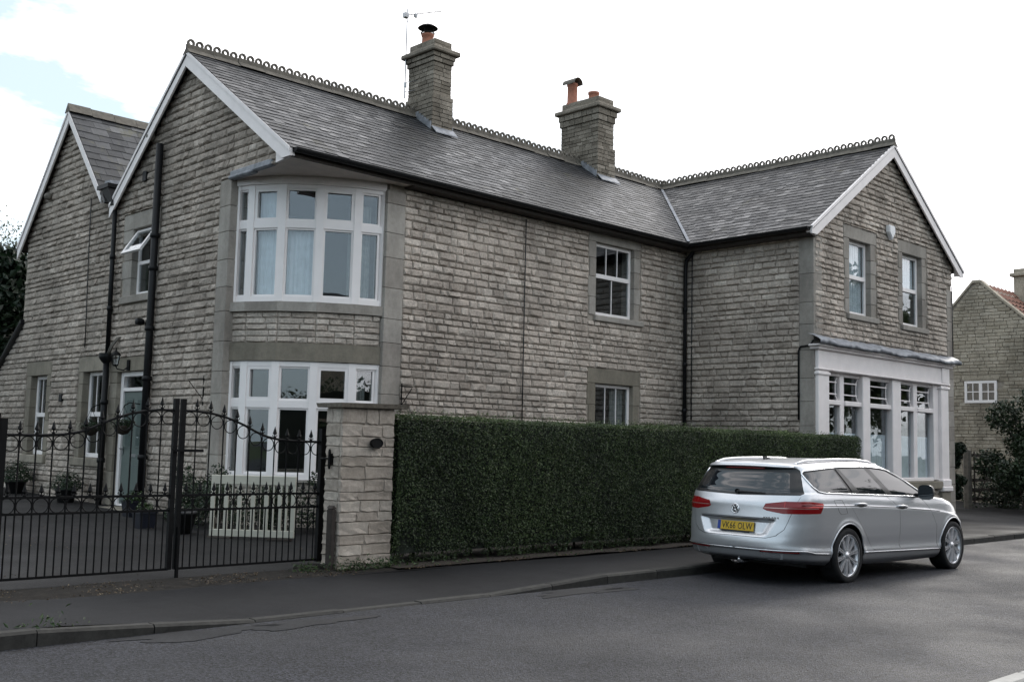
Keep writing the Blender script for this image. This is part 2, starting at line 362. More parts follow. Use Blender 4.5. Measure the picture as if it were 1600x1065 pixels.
def lay(part, kind, c, outline, blocks, cs, mat, seed, lmin=.15, lmax=.42, depth=.050, gap=.011):
    """outline(z)->(a0,a1); blocks: (a0,a1,z0,z1) left free for openings and dressed stone"""
    g = random.Random(seed); fr, U, N = wall_frame(kind, c)
    for z0, z1 in cs:
        o = outline((z0+z1)/2)
        if not o or o[1]-o[0] < .08: continue
        bps = {o[0], o[1]}
        for b in blocks:
            if b[2] < z1-.012 and b[3] > z0+.012:
                for q in b[:2]:
                    if o[0] < q < o[1]: bps.add(q)
        bps = sorted(bps); runs = []
        for a0, a1 in zip(bps, bps[1:]):
            am = (a0+a1)/2; lo_, hi_ = z0, z1; dead = False
            for b in blocks:
                if b[0] < am < b[1] and b[2] < z1-.012 and b[3] > z0+.012:
                    if b[2] <= lo_+.035 and b[3] >= hi_-.035: dead = True
                    elif b[2] <= lo_+.035: lo_ = max(lo_, b[3])
                    else: hi_ = min(hi_, b[2])
            if dead or hi_-lo_ < .03: continue
            if runs and abs(runs[-1][1]-a0) < 1e-6 and runs[-1][2:] == (lo_, hi_): runs[-1] = (runs[-1][0], a1, lo_, hi_)
            else: runs.append((a0, a1, lo_, hi_))
        for a0, a1, l, h in runs:
            a = a0+(g.uniform(0, .0))
            first = True
            while a < a1-.01:
                w = g.uniform(lmin, lmax)*(.75 if h-l < .11 else 1.)
                if first: w *= g.uniform(.5, 1); first = False
                if a1-(a+w) < .11: w = a1-a
                ww, hh = w-gap*.8, h-l-gap*g.uniform(.9, 1.7)
                if ww > .03 and hh > .02:
                    p = Vector(fr(a+w/2, (l+h)/2, 0)); dz = depth*g.uniform(.65, 1.15)
                    mw = Matrix((U*ww*g.choice((1, 1)), Vector((0, 0, 1))*hh, N*dz)).transposed().to_4x4(); mw.translation = p
                    PIECES.append((screen_area(p, ww, hh, N) if in_frame(p) else 0, part, mw, g.randrange(len(STONE_V)), min(1, max(0, g.gauss(.5, .17))), mat))
                a += w
def flush_pieces(limit, name='stone', variants=None, joined='stonework'):
    """the largest in the picture stay objects of their own; the rest are joined per wall"""
    global PIECES
    V = variants or STONE_V
    PIECES.sort(key=lambda t: -t[0]); cache = {}
    for ar, part, mw, vi, r, mat in PIECES[:limit]:
        q = round(r*6)/6; key = (vi, q, mat.name)
        if key not in cache: cache[key] = mesh_of(name, V[vi][0], V[vi][1], mat, [q]*len(V[vi][1]))
        link(name, cache[key], part, mw=mw)
    groups = {}
    for t in PIECES[limit:]: groups.setdefault((t[1].name, t[5].name), []).append(t)
    for (pn, mn), lst in groups.items():
        vs = []; fs = []; rs = []; b = 0
        for ar, part, mw, vi, r, mat in lst:
            v, f = V[vi]; A = np.array(mw); vs.append(v @ A[:3, :3].T + A[:3, 3]); fs += [tuple(i+b for i in q) for q in f]; rs += [r]*len(f); b += len(v)
        o = link(joined, mesh_of(joined, np.concatenate(vs), fs, lst[0][5], rs), lst[0][1]); o['kind'] = 'stuff'
    PIECES = []
def slab(kind, c, a0, a1, zb, tops, holes, th, mat, name, parent, grow=True):
    """backing wall: tops(a) is the top edge (piecewise linear), holes are rectangular openings"""
    fr = wall_frame(kind, c)[0]; m = MB()
    holes = [(h[0]-.04, h[1]+.04, h[2]-.04, h[3]+.04) if grow else h for h in holes]
    br = {a0, a1} | {q for q in tops[1] if a0 < q < a1}
    for h in holes: br |= {q for q in h[:2] if a0 < q < a1}
    br = sorted(br)
    for p, q in zip(br, br[1:]):
        mid = (p+q)/2; cov = sorted([(h[2], h[3]) for h in holes if h[0] < mid < h[1]]); z = zb; seg = []
        for l, h in cov:
            if l > z: seg.append((z, l, None))
            z = max(z, h)
        seg.append((z, None, 1))
        for l, h, t in seg:
            tp, tq = (h, h) if h is not None else (tops[0](p), tops[0](q))
            if max(tp, tq) <= l: continue
            tp, tq = max(tp, l+.001), max(tq, l+.001)
            m.hexa([fr(p,l,0),fr(q,l,0),fr(q,l,-th),fr(p,l,-th),fr(p,tp,0),fr(q,tq,0),fr(q,tq,-th),fr(p,tp,-th)])
    return m.build(name, mat, parent)
def block(m, kind, c, a0, a1, z0, z1, n0, n1, b=.008, r=None):
    fr = wall_frame(kind, c)[0]; p, q = fr(a0, z0, n0), fr(a1, z1, n1)
    m.bbox(min(p[0],q[0]), max(p[0],q[0]), min(p[1],q[1]), max(p[1],q[1]), z0, z1, b, r)

def surround(kind, c, win, sill, left, right, head, mat=None, tan=False, proud=.022):
    """dressed stone jamb blocks, lintel and sill around an opening win=(a0,a1,z0,z1)"""
    a0, a1, z0, z1 = win; mt = mat or MAT['dressed']; g = random.Random(int(abs(a0*97+z0*31)*10))
    if head:
        m = MB(); m.cur = g.random(); block(m, kind, c, a0-left, a1+right, z1, z1+head, -.33, proud); m.build('lintel', mt, house)
    for s, wd_ in ((0, left), (1, right)):
        if wd_ <= 0: continue
        z = z0; k_ = 0
        while z < z1-.01:
            h = g.uniform(.28, .42); h = h if z1-z-h > .15 else z1-z
            w = wd_*(1 if k_ % 2 else .82)
            m = MB(); m.cur = g.random()
            if s == 0: block(m, kind, c, a0-w, a0, z+.003, z+h-.003, -.33, proud-.004)
            else: block(m, kind, c, a1, a1+w, z+.003, z+h-.003, -.33, proud-.004)
            m.build('jamb_stone', mt, house); z += h; k_ += 1
    if sill:
        s0, s1, zb, zt = sill; m = MB(); m.cur = g.random(); block(m, kind, c, s0, s1, zb, zt, -.33, .075, .012); m.build('window_sill', mt, house)

def window(kind, c, win, rec=.10, fr_=.065, transom=None, tbars=(), bbars=(), mat=None, extra=None, parent=None):
    """casement set back in its opening: frame, sash rails, panes, glazing bars as sub-parts of one window part"""
    a0, a1, z0, z1 = win; mt = mat or MAT['upvc']
    w = empty('window', (0, 0, 0), house)
    def bx(nm, p0, p1, l, h, n0, n1, b=.006):
        m = MB(); block(m, kind, c, p0, p1, l, h, n0, n1, b); return m.build(nm, mt, w)
    n0, n1 = -rec-.05, -rec
    m = MB()
    block(m, kind, c, a0, a0+fr_, z0, z1, n0, n1); block(m, kind, c, a1-fr_, a1, z0, z1, n0, n1)
    block(m, kind, c, a0+fr_, a1-fr_, z0, z0+fr_*1.15, n0, n1-.002); block(m, kind, c, a0+fr_, a1-fr_, z1-fr_, z1, n0, n1-.002)
    m.build('window_frame', mt, w)
    lights = [(z0+fr_*1.15, z1-fr_)]
    if transom:
        bx('transom', a0+fr_, a1-fr_, transom-.045, transom+.045, n0, n1+.012); lights = [(z0+fr_*1.15, transom-.045), (transom+.045, z1-fr_)]
    for (l, h), bars in zip(lights, (bbars, tbars)):
        m = MB(); block(m, kind, c, a0+fr_+.001, a1-fr_-.001, l+.001, h-.001, n0+.015, n0+.022, .001); m.build('pane', MAT['glass'], w)
        for t in bars:
            q = a0+fr_+(a1-a0-2*fr_)*t; bx('glazing_bar', q-.012, q+.012, l, h, n0+.024, n1-.008, .003)
    return w

# wet patches lying in the gutter
def puddle(cx_, cy_, lx, ly, seed):
    g = random.Random(seed); N = 28; v = [(cx_, cy_, .0)]
    for i in range(N): a = 2*math.pi*i/N; q = 1+.25*math.sin(3*a+seed)+.18*math.sin(7*a+2*seed)+g.uniform(-.1, .1); v.append((cx_+lx*q*math.cos(a), min(KERB_Y-.012, cy_+ly*q*math.sin(a)), .0))
    v = [(x, y, .012-.0035*(abs(y+8.65)-1.5)+.0045) for x, y, z in v]
    o = link('wet_patch', mesh_of('wet_patch', v, [(0, i+1, (i+1) % N+1) for i in range(N)], MAT['wet_asphalt'])); o['kind'] = 'structure'
puddle(-4.55, -6.28, .60, .20, 1); puddle(-3.55, -6.34, .55, .16, 2); puddle(-.1, -6.30, .6, .18, 3); puddle(.35, -6.46, .3, .10, 4)
# --- left gable front (plane X = 0): main gable, rear gable and outshut side by side
Y2, Z2, YL2, ZL2 = 8.40, 8.44, 10.81, 5.82
YLm, ZLm = 6.034, 6.06            # foot of the main gable's rear barge board
s2 = (Z2-ZL2)/(YL2-Y2); sB = (8.42-ZLm)/(YLm-3.2)
VY = (Z2-8.42+sB*(-3.2)+0) ; 
def top_gable(a):
    f = 8.42-SL*(3.22-a) if a < 3.22 else 8.42-sB*(a-3.22)
    r = Z2-s2*abs(a-Y2)
    o = 3.98-.73*(a-10.588)
    return max(f, r)-.10 if a <= 10.60 else o-.06
wins_gable = dict(up=(4.42, 5.28, 4.19, 5.47), g1=(9.04, 9.93, 1.13, 2.82), g2=(6.22, 7.19, 1.13, 2.82), door=(4.46, 5.63, .27, 2.77))
bay_hole_X = (-.5, 1.70, -.2, 5.86)
valley_y = 6.30
gw = slab('X', 0, 0, 13.2, -.1, (top_gable, [3.22, 6.2, valley_y, Y2, 10.60, 10.602]), list(wins_gable.values())+[bay_hole_X], .34, MAT['mortar'], 'gable_wall', house)
def out_gable(z):
    lo = max(0., 3.22-(8.36-z)/SL); 
    if z > 6.45: return None
    hi = 10.60 if z > 3.98 else 10.588+(3.98-z)/.73
    return (max(0, lo+.02), min(hi, 13.0))
blk = [(4.42-.27, 5.28+.40, 4.05, 5.78), (8.80, 10.2, .955, 3.10), (5.95, 7.42, .965, 3.10), (4.2, 5.95, .1, 3.03), (-1, 2.02, 0, 5.88), (-1, .25, 5.88, 9)]
cs = courses(.12, 8.5, .092, .148, 3)
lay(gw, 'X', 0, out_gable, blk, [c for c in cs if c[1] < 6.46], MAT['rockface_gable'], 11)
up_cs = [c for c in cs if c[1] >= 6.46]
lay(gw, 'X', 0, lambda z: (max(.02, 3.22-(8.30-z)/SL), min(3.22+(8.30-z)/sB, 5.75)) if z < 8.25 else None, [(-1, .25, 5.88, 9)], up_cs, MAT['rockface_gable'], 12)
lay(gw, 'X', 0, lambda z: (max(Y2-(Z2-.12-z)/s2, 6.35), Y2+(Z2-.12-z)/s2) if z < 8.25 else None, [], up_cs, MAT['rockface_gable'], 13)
surround('X', 0, wins_gable['up'], (4.12, 5.64, 4.05, 4.19), .24, .40, .30)
surround('X', 0, wins_gable['g1'], (8.88, 10.16, .955, 1.125), .24, .26, .28, MAT['dressed_tan'])
surround('X', 0, wins_gable['g2'], (6.1, 7.53, .965, 1.125), .26, .22, .28, MAT['dressed_tan'])
surround('X', 0, wins_gable['door'], None, .22, .31, .26, MAT['dressed_tan'])
window('X', 0, wins_gable['g1'], .12, .075, 1.98, (.33, .66), (.5,)); window('X', 0, wins_gable['g2'], .12, .075, 1.98, (.33, .66), (.5,))
# upper window: fixed lower light, top light pushed open
w = window('X', 0, (4.42, 5.28, 4.19, 4.86), .10, .07)
m = MB(); block(m, 'X', 0, 4.42, 4.49, 4.86, 5.47, -.15, -.10); block(m, 'X', 0, 5.21, 5.28, 4.86, 5.47, -.15, -.10); block(m, 'X', 0, 4.49, 5.21, 5.40, 5.47, -.15, -.102); m.build('window_frame', MAT['upvc'], w)
sash = MB(); H = .58
def sa(y, t, n): # hinge at the top
    ang = R(33); return (-(-.09+t*math.sin(ang)+n*math.cos(ang)), y, 5.43-t*math.cos(ang)+n*math.sin(ang))
for (ya, yb, ta, tb) in ((4.46, 4.53, 0, H), (5.17, 5.24, 0, H), (4.53, 5.17, 0, .07), (4.53, 5.17, H-.07, H)):
    sash.hexa([sa(ya,ta,0),sa(yb,ta,0),sa(yb,tb,0),sa(ya,tb,0),sa(ya,ta,.045),sa(yb,ta,.045),sa(yb,tb,.045),sa(ya,tb,.045)])
sash.build('open_sash', MAT['upvc'], w)
m = MB(); m.hexa([sa(4.53,.07,.015),sa(5.17,.07,.015),sa(5.17,H-.07,.015),sa(4.53,H-.07,.015),sa(4.53,.07,.022),sa(5.17,.07,.022),sa(5.17,H-.07,.022),sa(4.53,H-.07,.022)]); m.build('pane', MAT['glass'], w)
# corner strip of the rear gable
m = MB()
for i in range(6): m.cur = random.random(); block(m, 'X', 0, 10.42, 10.62, 3.98+i*.30, 4.27+i*.30, -.3, .02)
m.build('corner_stones', MAT['dressed_tan'], house)
# front door
dr = empty('front_door', (0, 0, 0), house)
m = MB(); block(m, 'X', 0, 4.46, 4.56, .27, 2.77, -.17, -.07); block(m, 'X', 0, 5.52, 5.63, .27, 2.77, -.17, -.07)
block(m, 'X', 0, 4.56, 5.52, 2.68, 2.77, -.17, -.072); block(m, 'X', 0, 4.56, 5.52, 2.40, 2.47, -.17, -.072); block(m, 'X', 0, 4.56, 5.52, .27, .31, -.17, -.06); m.build('door_frame', MAT['upvc'], dr)
m = MB(); block(m, 'X', 0, 4.57, 5.51, 2.475, 2.675, -.14, -.13, .002); m.build('fanlight', MAT['glass'], dr)
m = MB(); block(m, 'X', 0, 4.565, 5.515, .315, 2.395, -.16, -.11, .004); leafd = m.build('door_leaf', MAT['door_paint'], dr)
for (ya, yb, za, zb) in ((4.66, 4.98, .45, 1.05), (5.10, 5.42, .45, 1.05)):
    m = MB(); block(m, 'X', 0, ya, yb, za, zb, -.112, -.098, .012); m.build('door_panel', MAT['door_paint'], dr)
for (ya, yb) in ((4.70, 4.94), (5.14, 5.38)):
    m = MB(); block(m, 'X', 0, ya-.03, yb+.03, 1.35, 2.27, -.112, -.10, .01); m.build('door_panel', MAT['door_paint'], dr)
    m = MB(); block(m, 'X', 0, ya, yb, 1.38, 2.24, -.105, -.097, .002); m.build('door_glazing', MAT['glass'], dr)
m = MB(); block(m, 'X', 0, 4.92, 5.16, 1.18, 1.24, -.11, -.10, .004); m.build('letterbox', MAT['alu'], dr)
m = MB(); block(m, 'X', 0, 5.44, 5.47, 1.22, 1.38, -.11, -.085, .006); m.tube([(.085, 5.455, 1.33), (.04, 5.455, 1.33), (.04, 5.36, 1.33)], .011, 8); m.build('door_handle', MAT['alu'], dr)
m = MB(); block(m, 'X', 0, 4.3, 5.75, .10, .262, -.2, .34, .02); m.build('doorstep', MAT['dressed_tan'], house)

# --- long front wall (plane Y = 0)
wm_up = (7.245, 8.44, 4.20, 5.69); wm_lo = (7.28, 8.45, 1.36, 2.84)
bay_hole_Y = (-.5, 1.955, -.2, 5.86)
fwall = slab('Y', 0, 0.342, XW+.3, -.1, (lambda a: 6.14, []), [wm_up, wm_lo, bay_hole_Y], .34, MAT['mortar'], 'front_wall', house)
lay(fwall, 'Y', 0, lambda z: (2.33, XW-.005), [(7.0, 8.66, 4.08, 6.3), (7.02, 8.68, 1.2, 3.13)], courses(.12, 6.05, .095, .152, 5), MAT['rockface'], 21)
surround('Y', 0, wm_up, (7.19, 8.72, 4.085, 4.20), .24, .21, 0.30); surround('Y', 0, wm_lo, (7.2, 8.7, 1.22, 1.36), .25, .22, .29, MAT['dressed_tan'])
window('Y', 0, wm_up, .08, .07, 5.02, (.33, .66), (.5,)); window('Y', 0, wm_lo, .08, .07, None, (), (.33, .66))
def quoins(kind, c, a0, a1, z0, z1, seed, hmin=.36, hmax=.55, proud=.03, name='quoin_stone', mat='dressed'):
    g = random.Random(seed); z = z0
    while z < z1-.02:
        h = g.uniform(hmin, hmax); h = h if z1-z-h > .2 else z1-z
        m = MB(); m.cur = g.random(); block(m, kind, c, a0, a1, z+.003, z+h-.003, -.3, proud, .006); m.build(name, MAT[mat], house); z += h
quoins('Y', 0, 1.94, 2.325, .1, 5.78, 4); quoins('X', 0, 1.66, 2.01, .1, 5.87, 9)

# --- wing: side wall (plane X = XW) and shopfront gable (plane Y = -D)
swall = slab('X', XW, -D+.342, -.002, -.1, (lambda a: 6.14, []), [], .34, MAT['mortar'], 'wing_side_wall', house)
lay(swall, 'X', XW, lambda z: (-D+.30, -.05), [], courses(.12, 6.0, .10, .15, 8), MAT['rockface'], 31)
quoins('X', XW, -D-.03, -D+.295, .1, 5.9, 6, .4, .62, .028)
ww1 = (11.66, 12.58, 4.46, 6.05); ww2 = (14.06, 15.02, 4.45, 6.09); shop_hole = (10.62, 15.75, .95, 3.22)
def top_wing(a): return 8.40-SL*abs(a-XR)-.12
gwall = slab('Y', -D, XW, XW+W, -.1, (top_wing, [XR]), [ww1, ww2, shop_hole], .34, MAT['mortar'], 'wing_gable_wall', house)
def out_wing(z):
    q = (8.26-z)/SL
    return None if q < .1 else (max(XW+.03, XR-q), min(XW+W, XR+q))
lay(gwall, 'Y', -D, out_wing, [(11.42, 12.84, 4.345, 6.32), (13.82, 15.26, 4.335, 6.36), (10.22, 16.22, .95, 3.72), (16.3, 17, 0, 5.6)], courses(.12, 8.3, .092, .142, 12), MAT['rockface'], 41)
quoins('Y', -D, 16.3, W+XW+.02, .1, 5.5, 7, .3, .5, .03)
surround('Y', -D, ww1, (11.55, 12.86, 4.345, 4.46), .23, .25, .27); surround('Y', -D, ww2, (13.96, 15.26, 4.335, 4.45), .23, .23, .27)
for wv in (ww1, ww2): window('Y', -D, wv, .10, .07, (wv[2]+wv[3])/2+.02)
# far side and rear walls close the building
bw = MB(); bw.box(XW+W-.34, XW+W, -D+.342, W, -.1, 6.1); bw.box(0.342, XW+W-.342, W-.34, W, -.1, 6.0); bw.build('rear_wall', MAT['mortar'], house)
bw = MB(); bw.box(.35, 7.5, 10.26, 10.60, -.1, 5.8); bw.box(7.5, 7.8, W+.01, 10.6, -.1, 5.8); bw.build('rear_range_wall', MAT['mortar'], house)
# rooms seen through the glass
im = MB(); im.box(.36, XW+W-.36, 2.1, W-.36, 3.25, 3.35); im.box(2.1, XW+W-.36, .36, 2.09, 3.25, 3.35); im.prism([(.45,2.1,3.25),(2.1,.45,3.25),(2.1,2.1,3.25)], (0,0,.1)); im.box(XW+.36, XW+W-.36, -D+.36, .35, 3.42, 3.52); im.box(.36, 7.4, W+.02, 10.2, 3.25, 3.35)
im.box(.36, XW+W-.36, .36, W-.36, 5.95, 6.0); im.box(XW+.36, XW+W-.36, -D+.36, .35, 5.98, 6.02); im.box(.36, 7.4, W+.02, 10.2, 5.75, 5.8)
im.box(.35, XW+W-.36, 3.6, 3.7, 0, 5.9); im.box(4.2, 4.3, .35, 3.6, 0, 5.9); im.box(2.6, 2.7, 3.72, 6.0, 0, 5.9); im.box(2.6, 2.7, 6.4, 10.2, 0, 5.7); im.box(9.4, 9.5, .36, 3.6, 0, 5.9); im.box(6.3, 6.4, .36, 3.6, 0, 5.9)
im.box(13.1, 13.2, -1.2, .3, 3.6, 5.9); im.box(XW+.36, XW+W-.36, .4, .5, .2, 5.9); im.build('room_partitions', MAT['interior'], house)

# --- corner bow windows
BAY = [(.13, 1.72), (.235, 1.42), (.52, .93), (.98, .52), (1.52, .22), (1.935, .075)]
def bay_off(d):
    P = [Vector((*p, 0)) for p in BAY]; out = []
    for i, p in enumerate(P):
        t = (P[min(i+1, 5)]-P[max(i-1, 0)]).normalized(); out.append(p+Vector((t.y, -t.x, 0))*-(-d) if False else p+Vector((-abs(t.y), -abs(t.x), 0)).normalized()*d)
    out[0].y = 1.72 if d <= .02 else 1.66; out[-1].x = 1.935 if d <= .02 else 1.955
    return out
def ring(m, d0, d1, z0, z1, sub=1, segs=None):
    A, B = bay_off(d0), bay_off(d1)
    for i in range(5):
        if segs is not None and i not in segs: continue
        m.hexa([(*A[i].xy, z0), (*A[i+1].xy, z0), (*B[i+1].xy, z0), (*B[i].xy, z0), (*A[i].xy, z1), (*A[i+1].xy, z1), (*B[i+1].xy, z1), (*B[i].xy, z1)])
def facet(i, s, d):   # point along facet i (metres from its left end), d outward
    a, b = Vector((*BAY[i], 0)), Vector((*BAY[i+1], 0)); t = (b-a).normalized(); n = Vector((t.y, -t.x, 0)); n = n if n.x+n.y < 0 else -n
    return a+t*s+n*d, (b-a).length
def fbox(m, i, s0, s1, z0, z1, d0, d1):
    c = [facet(i, s, d)[0] for s, d in ((s0, d1), (s1, d1), (s1, d0), (s0, d0))]
    m.hexa([(p.x, p.y, z0) for p in c]+[(p.x, p.y, z1) for p in c])
def bow(z0, ztr0, ztr1, z1, openers):
    b = empty('bow_window', (0, 0, 0), house)
    m = MB(); ring(m, -.08, .02, z0, z0+.085); m.build('bottom_rail', MAT['upvc'], b)
    m = MB(); ring(m, -.08, .018, ztr0, ztr1); m.build('transom', MAT['upvc'], b)
    m = MB(); ring(m, -.08, .02, z1-.08, z1); m.build('top_rail', MAT['upvc'], b)
    for i in range(6):
        p = Vector((*BAY[i], 0)); m = MB(); hw = .062 if 0 < i < 5 else .04
        nb = bay_off(.024)[i]; pb_ = bay_off(-.08)[i]; dr_ = (nb-pb_).normalized(); tt = Vector((-dr_.y, dr_.x, 0))
        q = [nb+tt*hw, nb-tt*hw, pb_-tt*hw, pb_+tt*hw]
        m.hexa([(v.x, v.y, z0+.002) for v in q]+[(v.x, v.y, z1-.002) for v in q]); m.build('mullion', MAT['upvc'], b)
    for i in range(5):
        Lf = facet(i, 0, 0)[1]; e = .062 if i not in (0, 4) else .055
        for l, h, op in ((z0+.085, ztr0, False), (ztr1, z1-.08, i in openers)):
            m = MB(); fw_ = .05 if op else .032; dd = .012 if op else -.004
            fbox(m, i, e, e+fw_, l, h, -.06, dd); fbox(m, i, Lf-e-fw_, Lf-e, l, h, -.06, dd); fbox(m, i, e+fw_, Lf-e-fw_, l, l+fw_, -.06, dd-.001); fbox(m, i, e+fw_, Lf-e-fw_, h-fw_, h, -.06, dd-.001); m.build('casement', MAT['upvc'], b)
            m = MB(); fbox(m, i, e+fw_, Lf-e-fw_, l+fw_, h-fw_, -.045, -.038); m.build('pane', MAT['glass'], b)
    return b
bow(3.81, 5.03, 5.15, 5.77, (1, 3)); bow(.93, 2.08, 2.20, 2.83, (1, 3))
bayw = MB(); ring(bayw, -.2, .0, .1, .925); bw_l = bayw.build('bay_wall', MAT['mortar'], house); bayw = MB(); ring(bayw, -.2, 0., 2.84, 3.80); bw_o = bayw.build('bay_wall', MAT['mortar'], house)
g = random.Random(77)
for (zc0, zc1) in [(3.135+i*.101, 3.135+(i+1)*.101) for i in range(5)]+[(.12+i*.13, .12+(i+1)*.13) for i in range(6)]:
    for i in range(5):
        Lf = facet(i, 0, 0)[1]; a = 0
        while a < Lf-.01:
            wv = g.uniform(.18, .42); wv = wv if Lf-a-wv > .1 else Lf-a
            p, _ = facet(i, a+wv/2, 0); q, _ = facet(i, a+wv/2, 1); t_ = facet(i, a+wv, 0)[0]-facet(i, a, 0)[0]
            mw = Matrix((t_.normalized()*(wv-.008), Vector((0, 0, 1))*(zc1-zc0-.010), (q-p)*.04)).transposed().to_4x4(); mw.translation = Vector((p.x, p.y, (zc0+zc1)/2))
            PIECES.append((screen_area(mw.translation, wv, .1, tuple(q-p)), bw_o if zc0 > 2 else bw_l, mw, g.randrange(36), min(1, max(0, g.gauss(.62, .2))), MAT['rockface'])); a += wv
m = MB()
for i in range(5): m.cur = g.random(); ring(m, -.1, .085, 3.645, 3.80, segs=[i])
m.build('bay_sill', MAT['dressed'], house)
m = MB(); m.cur = .4; ring(m, -.1, .055, 2.84, 3.13); m.build('bay_lintel', MAT['dressed_tan'], house)
m = MB(); ring(m, -.1, .09, .89, .928); m.build('bay_sill', MAT['dressed'], house)
m = MB(); ring(m, -.06, .055, 5.755, 5.886); m.build('bay_fascia', MAT['white_paint'], house)
# soffit over the corner
A = bay_off(-.1); poly = [(p.x, p.y, 5.889) for p in A]+[(2.3, -.02, 5.889), (2.3, -.28, 5.889), (-.11, -.28, 5.889), (-.11, -.02, 5.889), (.0, .4, 5.889), (.0, 1.66, 5.889)]
m = MB(); m.prism(poly, (0, 0, .03)); m.build('corner_soffit', MAT['soffit_paint'], house)
m = MB(); block(m, 'X', 0, .40, 1.68, 5.872, 5.985, -.05, .06, .02); block(m, 'X', 0, .95, 1.70, 5.84, 5.90, -.05, .085, .02); m.build('lead_flashing', MAT['lead'], house)
# curtains in the bow windows
def curtain(name, pts, z0, z1, mat, amp=.022, n=70, waves=16):
    P = [Vector(p) for p in pts]; v = []; seg = [(P[i+1]-P[i]).length for i in range(len(P)-1)]; T = sum(seg)
    for k_ in range(n+1):
        s = T*k_/n; i = 0
        while i < len(seg)-1 and s > seg[i]: s -= seg[i]; i += 1
        t = (P[i+1]-P[i]).normalized(); p = P[i]+t*s+Vector((-t.y, t.x, 0))*amp*math.sin(2*math.pi*waves*k_/n+.7*math.sin(k_*.5))
        v += [(p.x, p.y, z0), (p.x, p.y, z1)]
    o = link(name, mesh_of(name, v, [(2*k_, 2*k_+2, 2*k_+3, 2*k_+1) for k_ in range(n)], mat, smooth=True), house); return o
curtain('curtain', [(1.48, .42, 0), (1.85, .30, 0)], 3.82, 5.5, MAT['curtain_grey'], .02, 40, 6)
curtain('curtain', [(1.50, .42, 0), (1.85, .30, 0)], .95, 2.75, MAT['curtain_grey'], .02, 40, 6)
curtain('curtain', [(.42, 1.55, 0), (.36, 1.75, 0)], 3.82, 5.5, MAT['curtain_grey'], .02, 40, 4)
curtain('curtain', [(.42, 1.55, 0), (.36, 1.75, 0)], .95, 2.75, MAT['curtain_grey'], .02, 40, 4)
for (f0, zz0, zz1) in ((1, 3.9, 5.03), (2, 3.9, 5.03), (1, 5.15, 5.7)):
    q0, q1 = facet(f0, .08, -.16)[0], facet(f0, facet(f0, 0, 0)[1]-.08, -.16)[0]
    curtain('net_curtain', [tuple(q0), tuple(q1)], zz0, zz1, MAT['curtain'], .012, 40, 6)
curtain('curtain', [(7.98, .22, 0), (8.38, .22, 0)], 1.4, 2.8, MAT['curtain_grey'], .02, 40, 7)
curtain('curtain', [(11.72, -D+.19, 0), (12.52, -D+.19, 0)], 4.5, 6.0, MAT['curtain'], .02, 40, 8)
curtain('curtain', [(14.12, -D+.19, 0), (14.95, -D+.19, 0)], 5.2, 6.05, MAT['curtain'], .02, 40, 8)

# --- shopfront
shop = empty('shopfront', (0, 0, 0), house); WP = MAT['white_paint']
def sb(nm, x0, x1, z0, z1, n0, n1, b=.008, mat=WP):
    m = MB(); block(m, 'Y', -D, x0, x1, z0, z1, n0, n1, b); return m.build(nm, mat, shop)
sb('fascia_board', 10.25, 16.17, 3.24, 3.60, -.05, .10); sb('cornice', 10.16, 16.27, 3.60, 3.655, -.05, .17, .02); sb('cornice', 10.10, 16.33, 3.656, 3.70, -.05, .22, .02)
sb('fascia_moulding', 10.22, 16.20, 3.195, 3.239, -.05, .135, .015)
sb('pilaster', 10.25, 10.67, .86, 3.194, -.05, .10); sb('pilaster', 15.76, 16.15, .86, 3.194, -.05, .10); sb('pilaster_cap', 15.72, 16.19, 3.10, 3.16, -.05, .125, .012); sb('pilaster_cap', 10.22, 10.70, 3.10, 3.16, -.05, .125, .012)
sb('fascia_end_block', 15.78, 16.17, 3.241, 3.599, -.05, .125)
sb('pilaster_base', 15.72, 16.19, .86, 1.02, -.05, .135, .02); sb('pilaster_base', 15.70, 16.22, .74, .86, -.05, .16, .02)
sb('jamb_lining', 15.50, 15.758, 1.0, 3.194, -.12, .03); sb('window_post', 12.12, 12.44, 1.0, 3.194, -.12, .06, .015); sb('window_post', 13.44, 13.84, 1.0, 3.194, -.12, .06, .015)
sb('window_post', 11.27, 11.44, 1.0, 3.194, -.12, .0, .012); sb('window_post', 14.56, 14.74, 1.0, 3.194, -.12, .0, .012)
sb('head_rail', 10.67, 15.50, 3.12, 3.192, -.13, -.01); sb('bottom_rail', 10.67, 15.50, .98, 1.06, -.13, .02)
for (a, b) in ((10.67, 11.27), (11.44, 12.12), (12.44, 13.44), (13.84, 14.56), (14.74, 15.50)):
    sb('transom', a, b, 2.53, 2.63, -.13, .03, .012)
    m = MB(); block(m, 'Y', -D, a, b, 1.06, 2.53, -.08, -.072, .001); m.build('pane', MAT['glass'], shop)
    m = MB(); block(m, 'Y', -D, a, b, 2.63, 3.12, -.08, -.072, .001); m.build('pane', MAT['glass'], shop)
    for zz in (2.76, 3.0): sb('glazing_bar', a, b-.05, zz-.014, zz+.014, -.069, -.045, .004)
    m = MB(); yq = -D+.056; m.tube([(b-.02, yq, 2.64), (b-.09, yq, 2.74), (b-.10, yq, 2.88), (b-.09, yq, 3.02), (b-.02, yq, 3.11)], .014, 6); m.build('glazing_bar', WP, shop)
    curtain('net_curtain', [(a, -D+.135, 0), (b, -D+.135, 0)], 1.0, 1.98, MAT['curtain'], .012, 60, 9)
m = MB(); m.cur = .3; block(m, 'Y', -D, 10.5, 15.75, .80, .978, -.1, .13, .015); m.build('shop_sill', MAT['dressed_tan'], shop)
m = MB(); block(m, 'Y', -D, 15.74, 16.18, .05, .739, -.05, .11, .01); m.build('pilaster_plinth', MAT['dressed_tan'], shop)
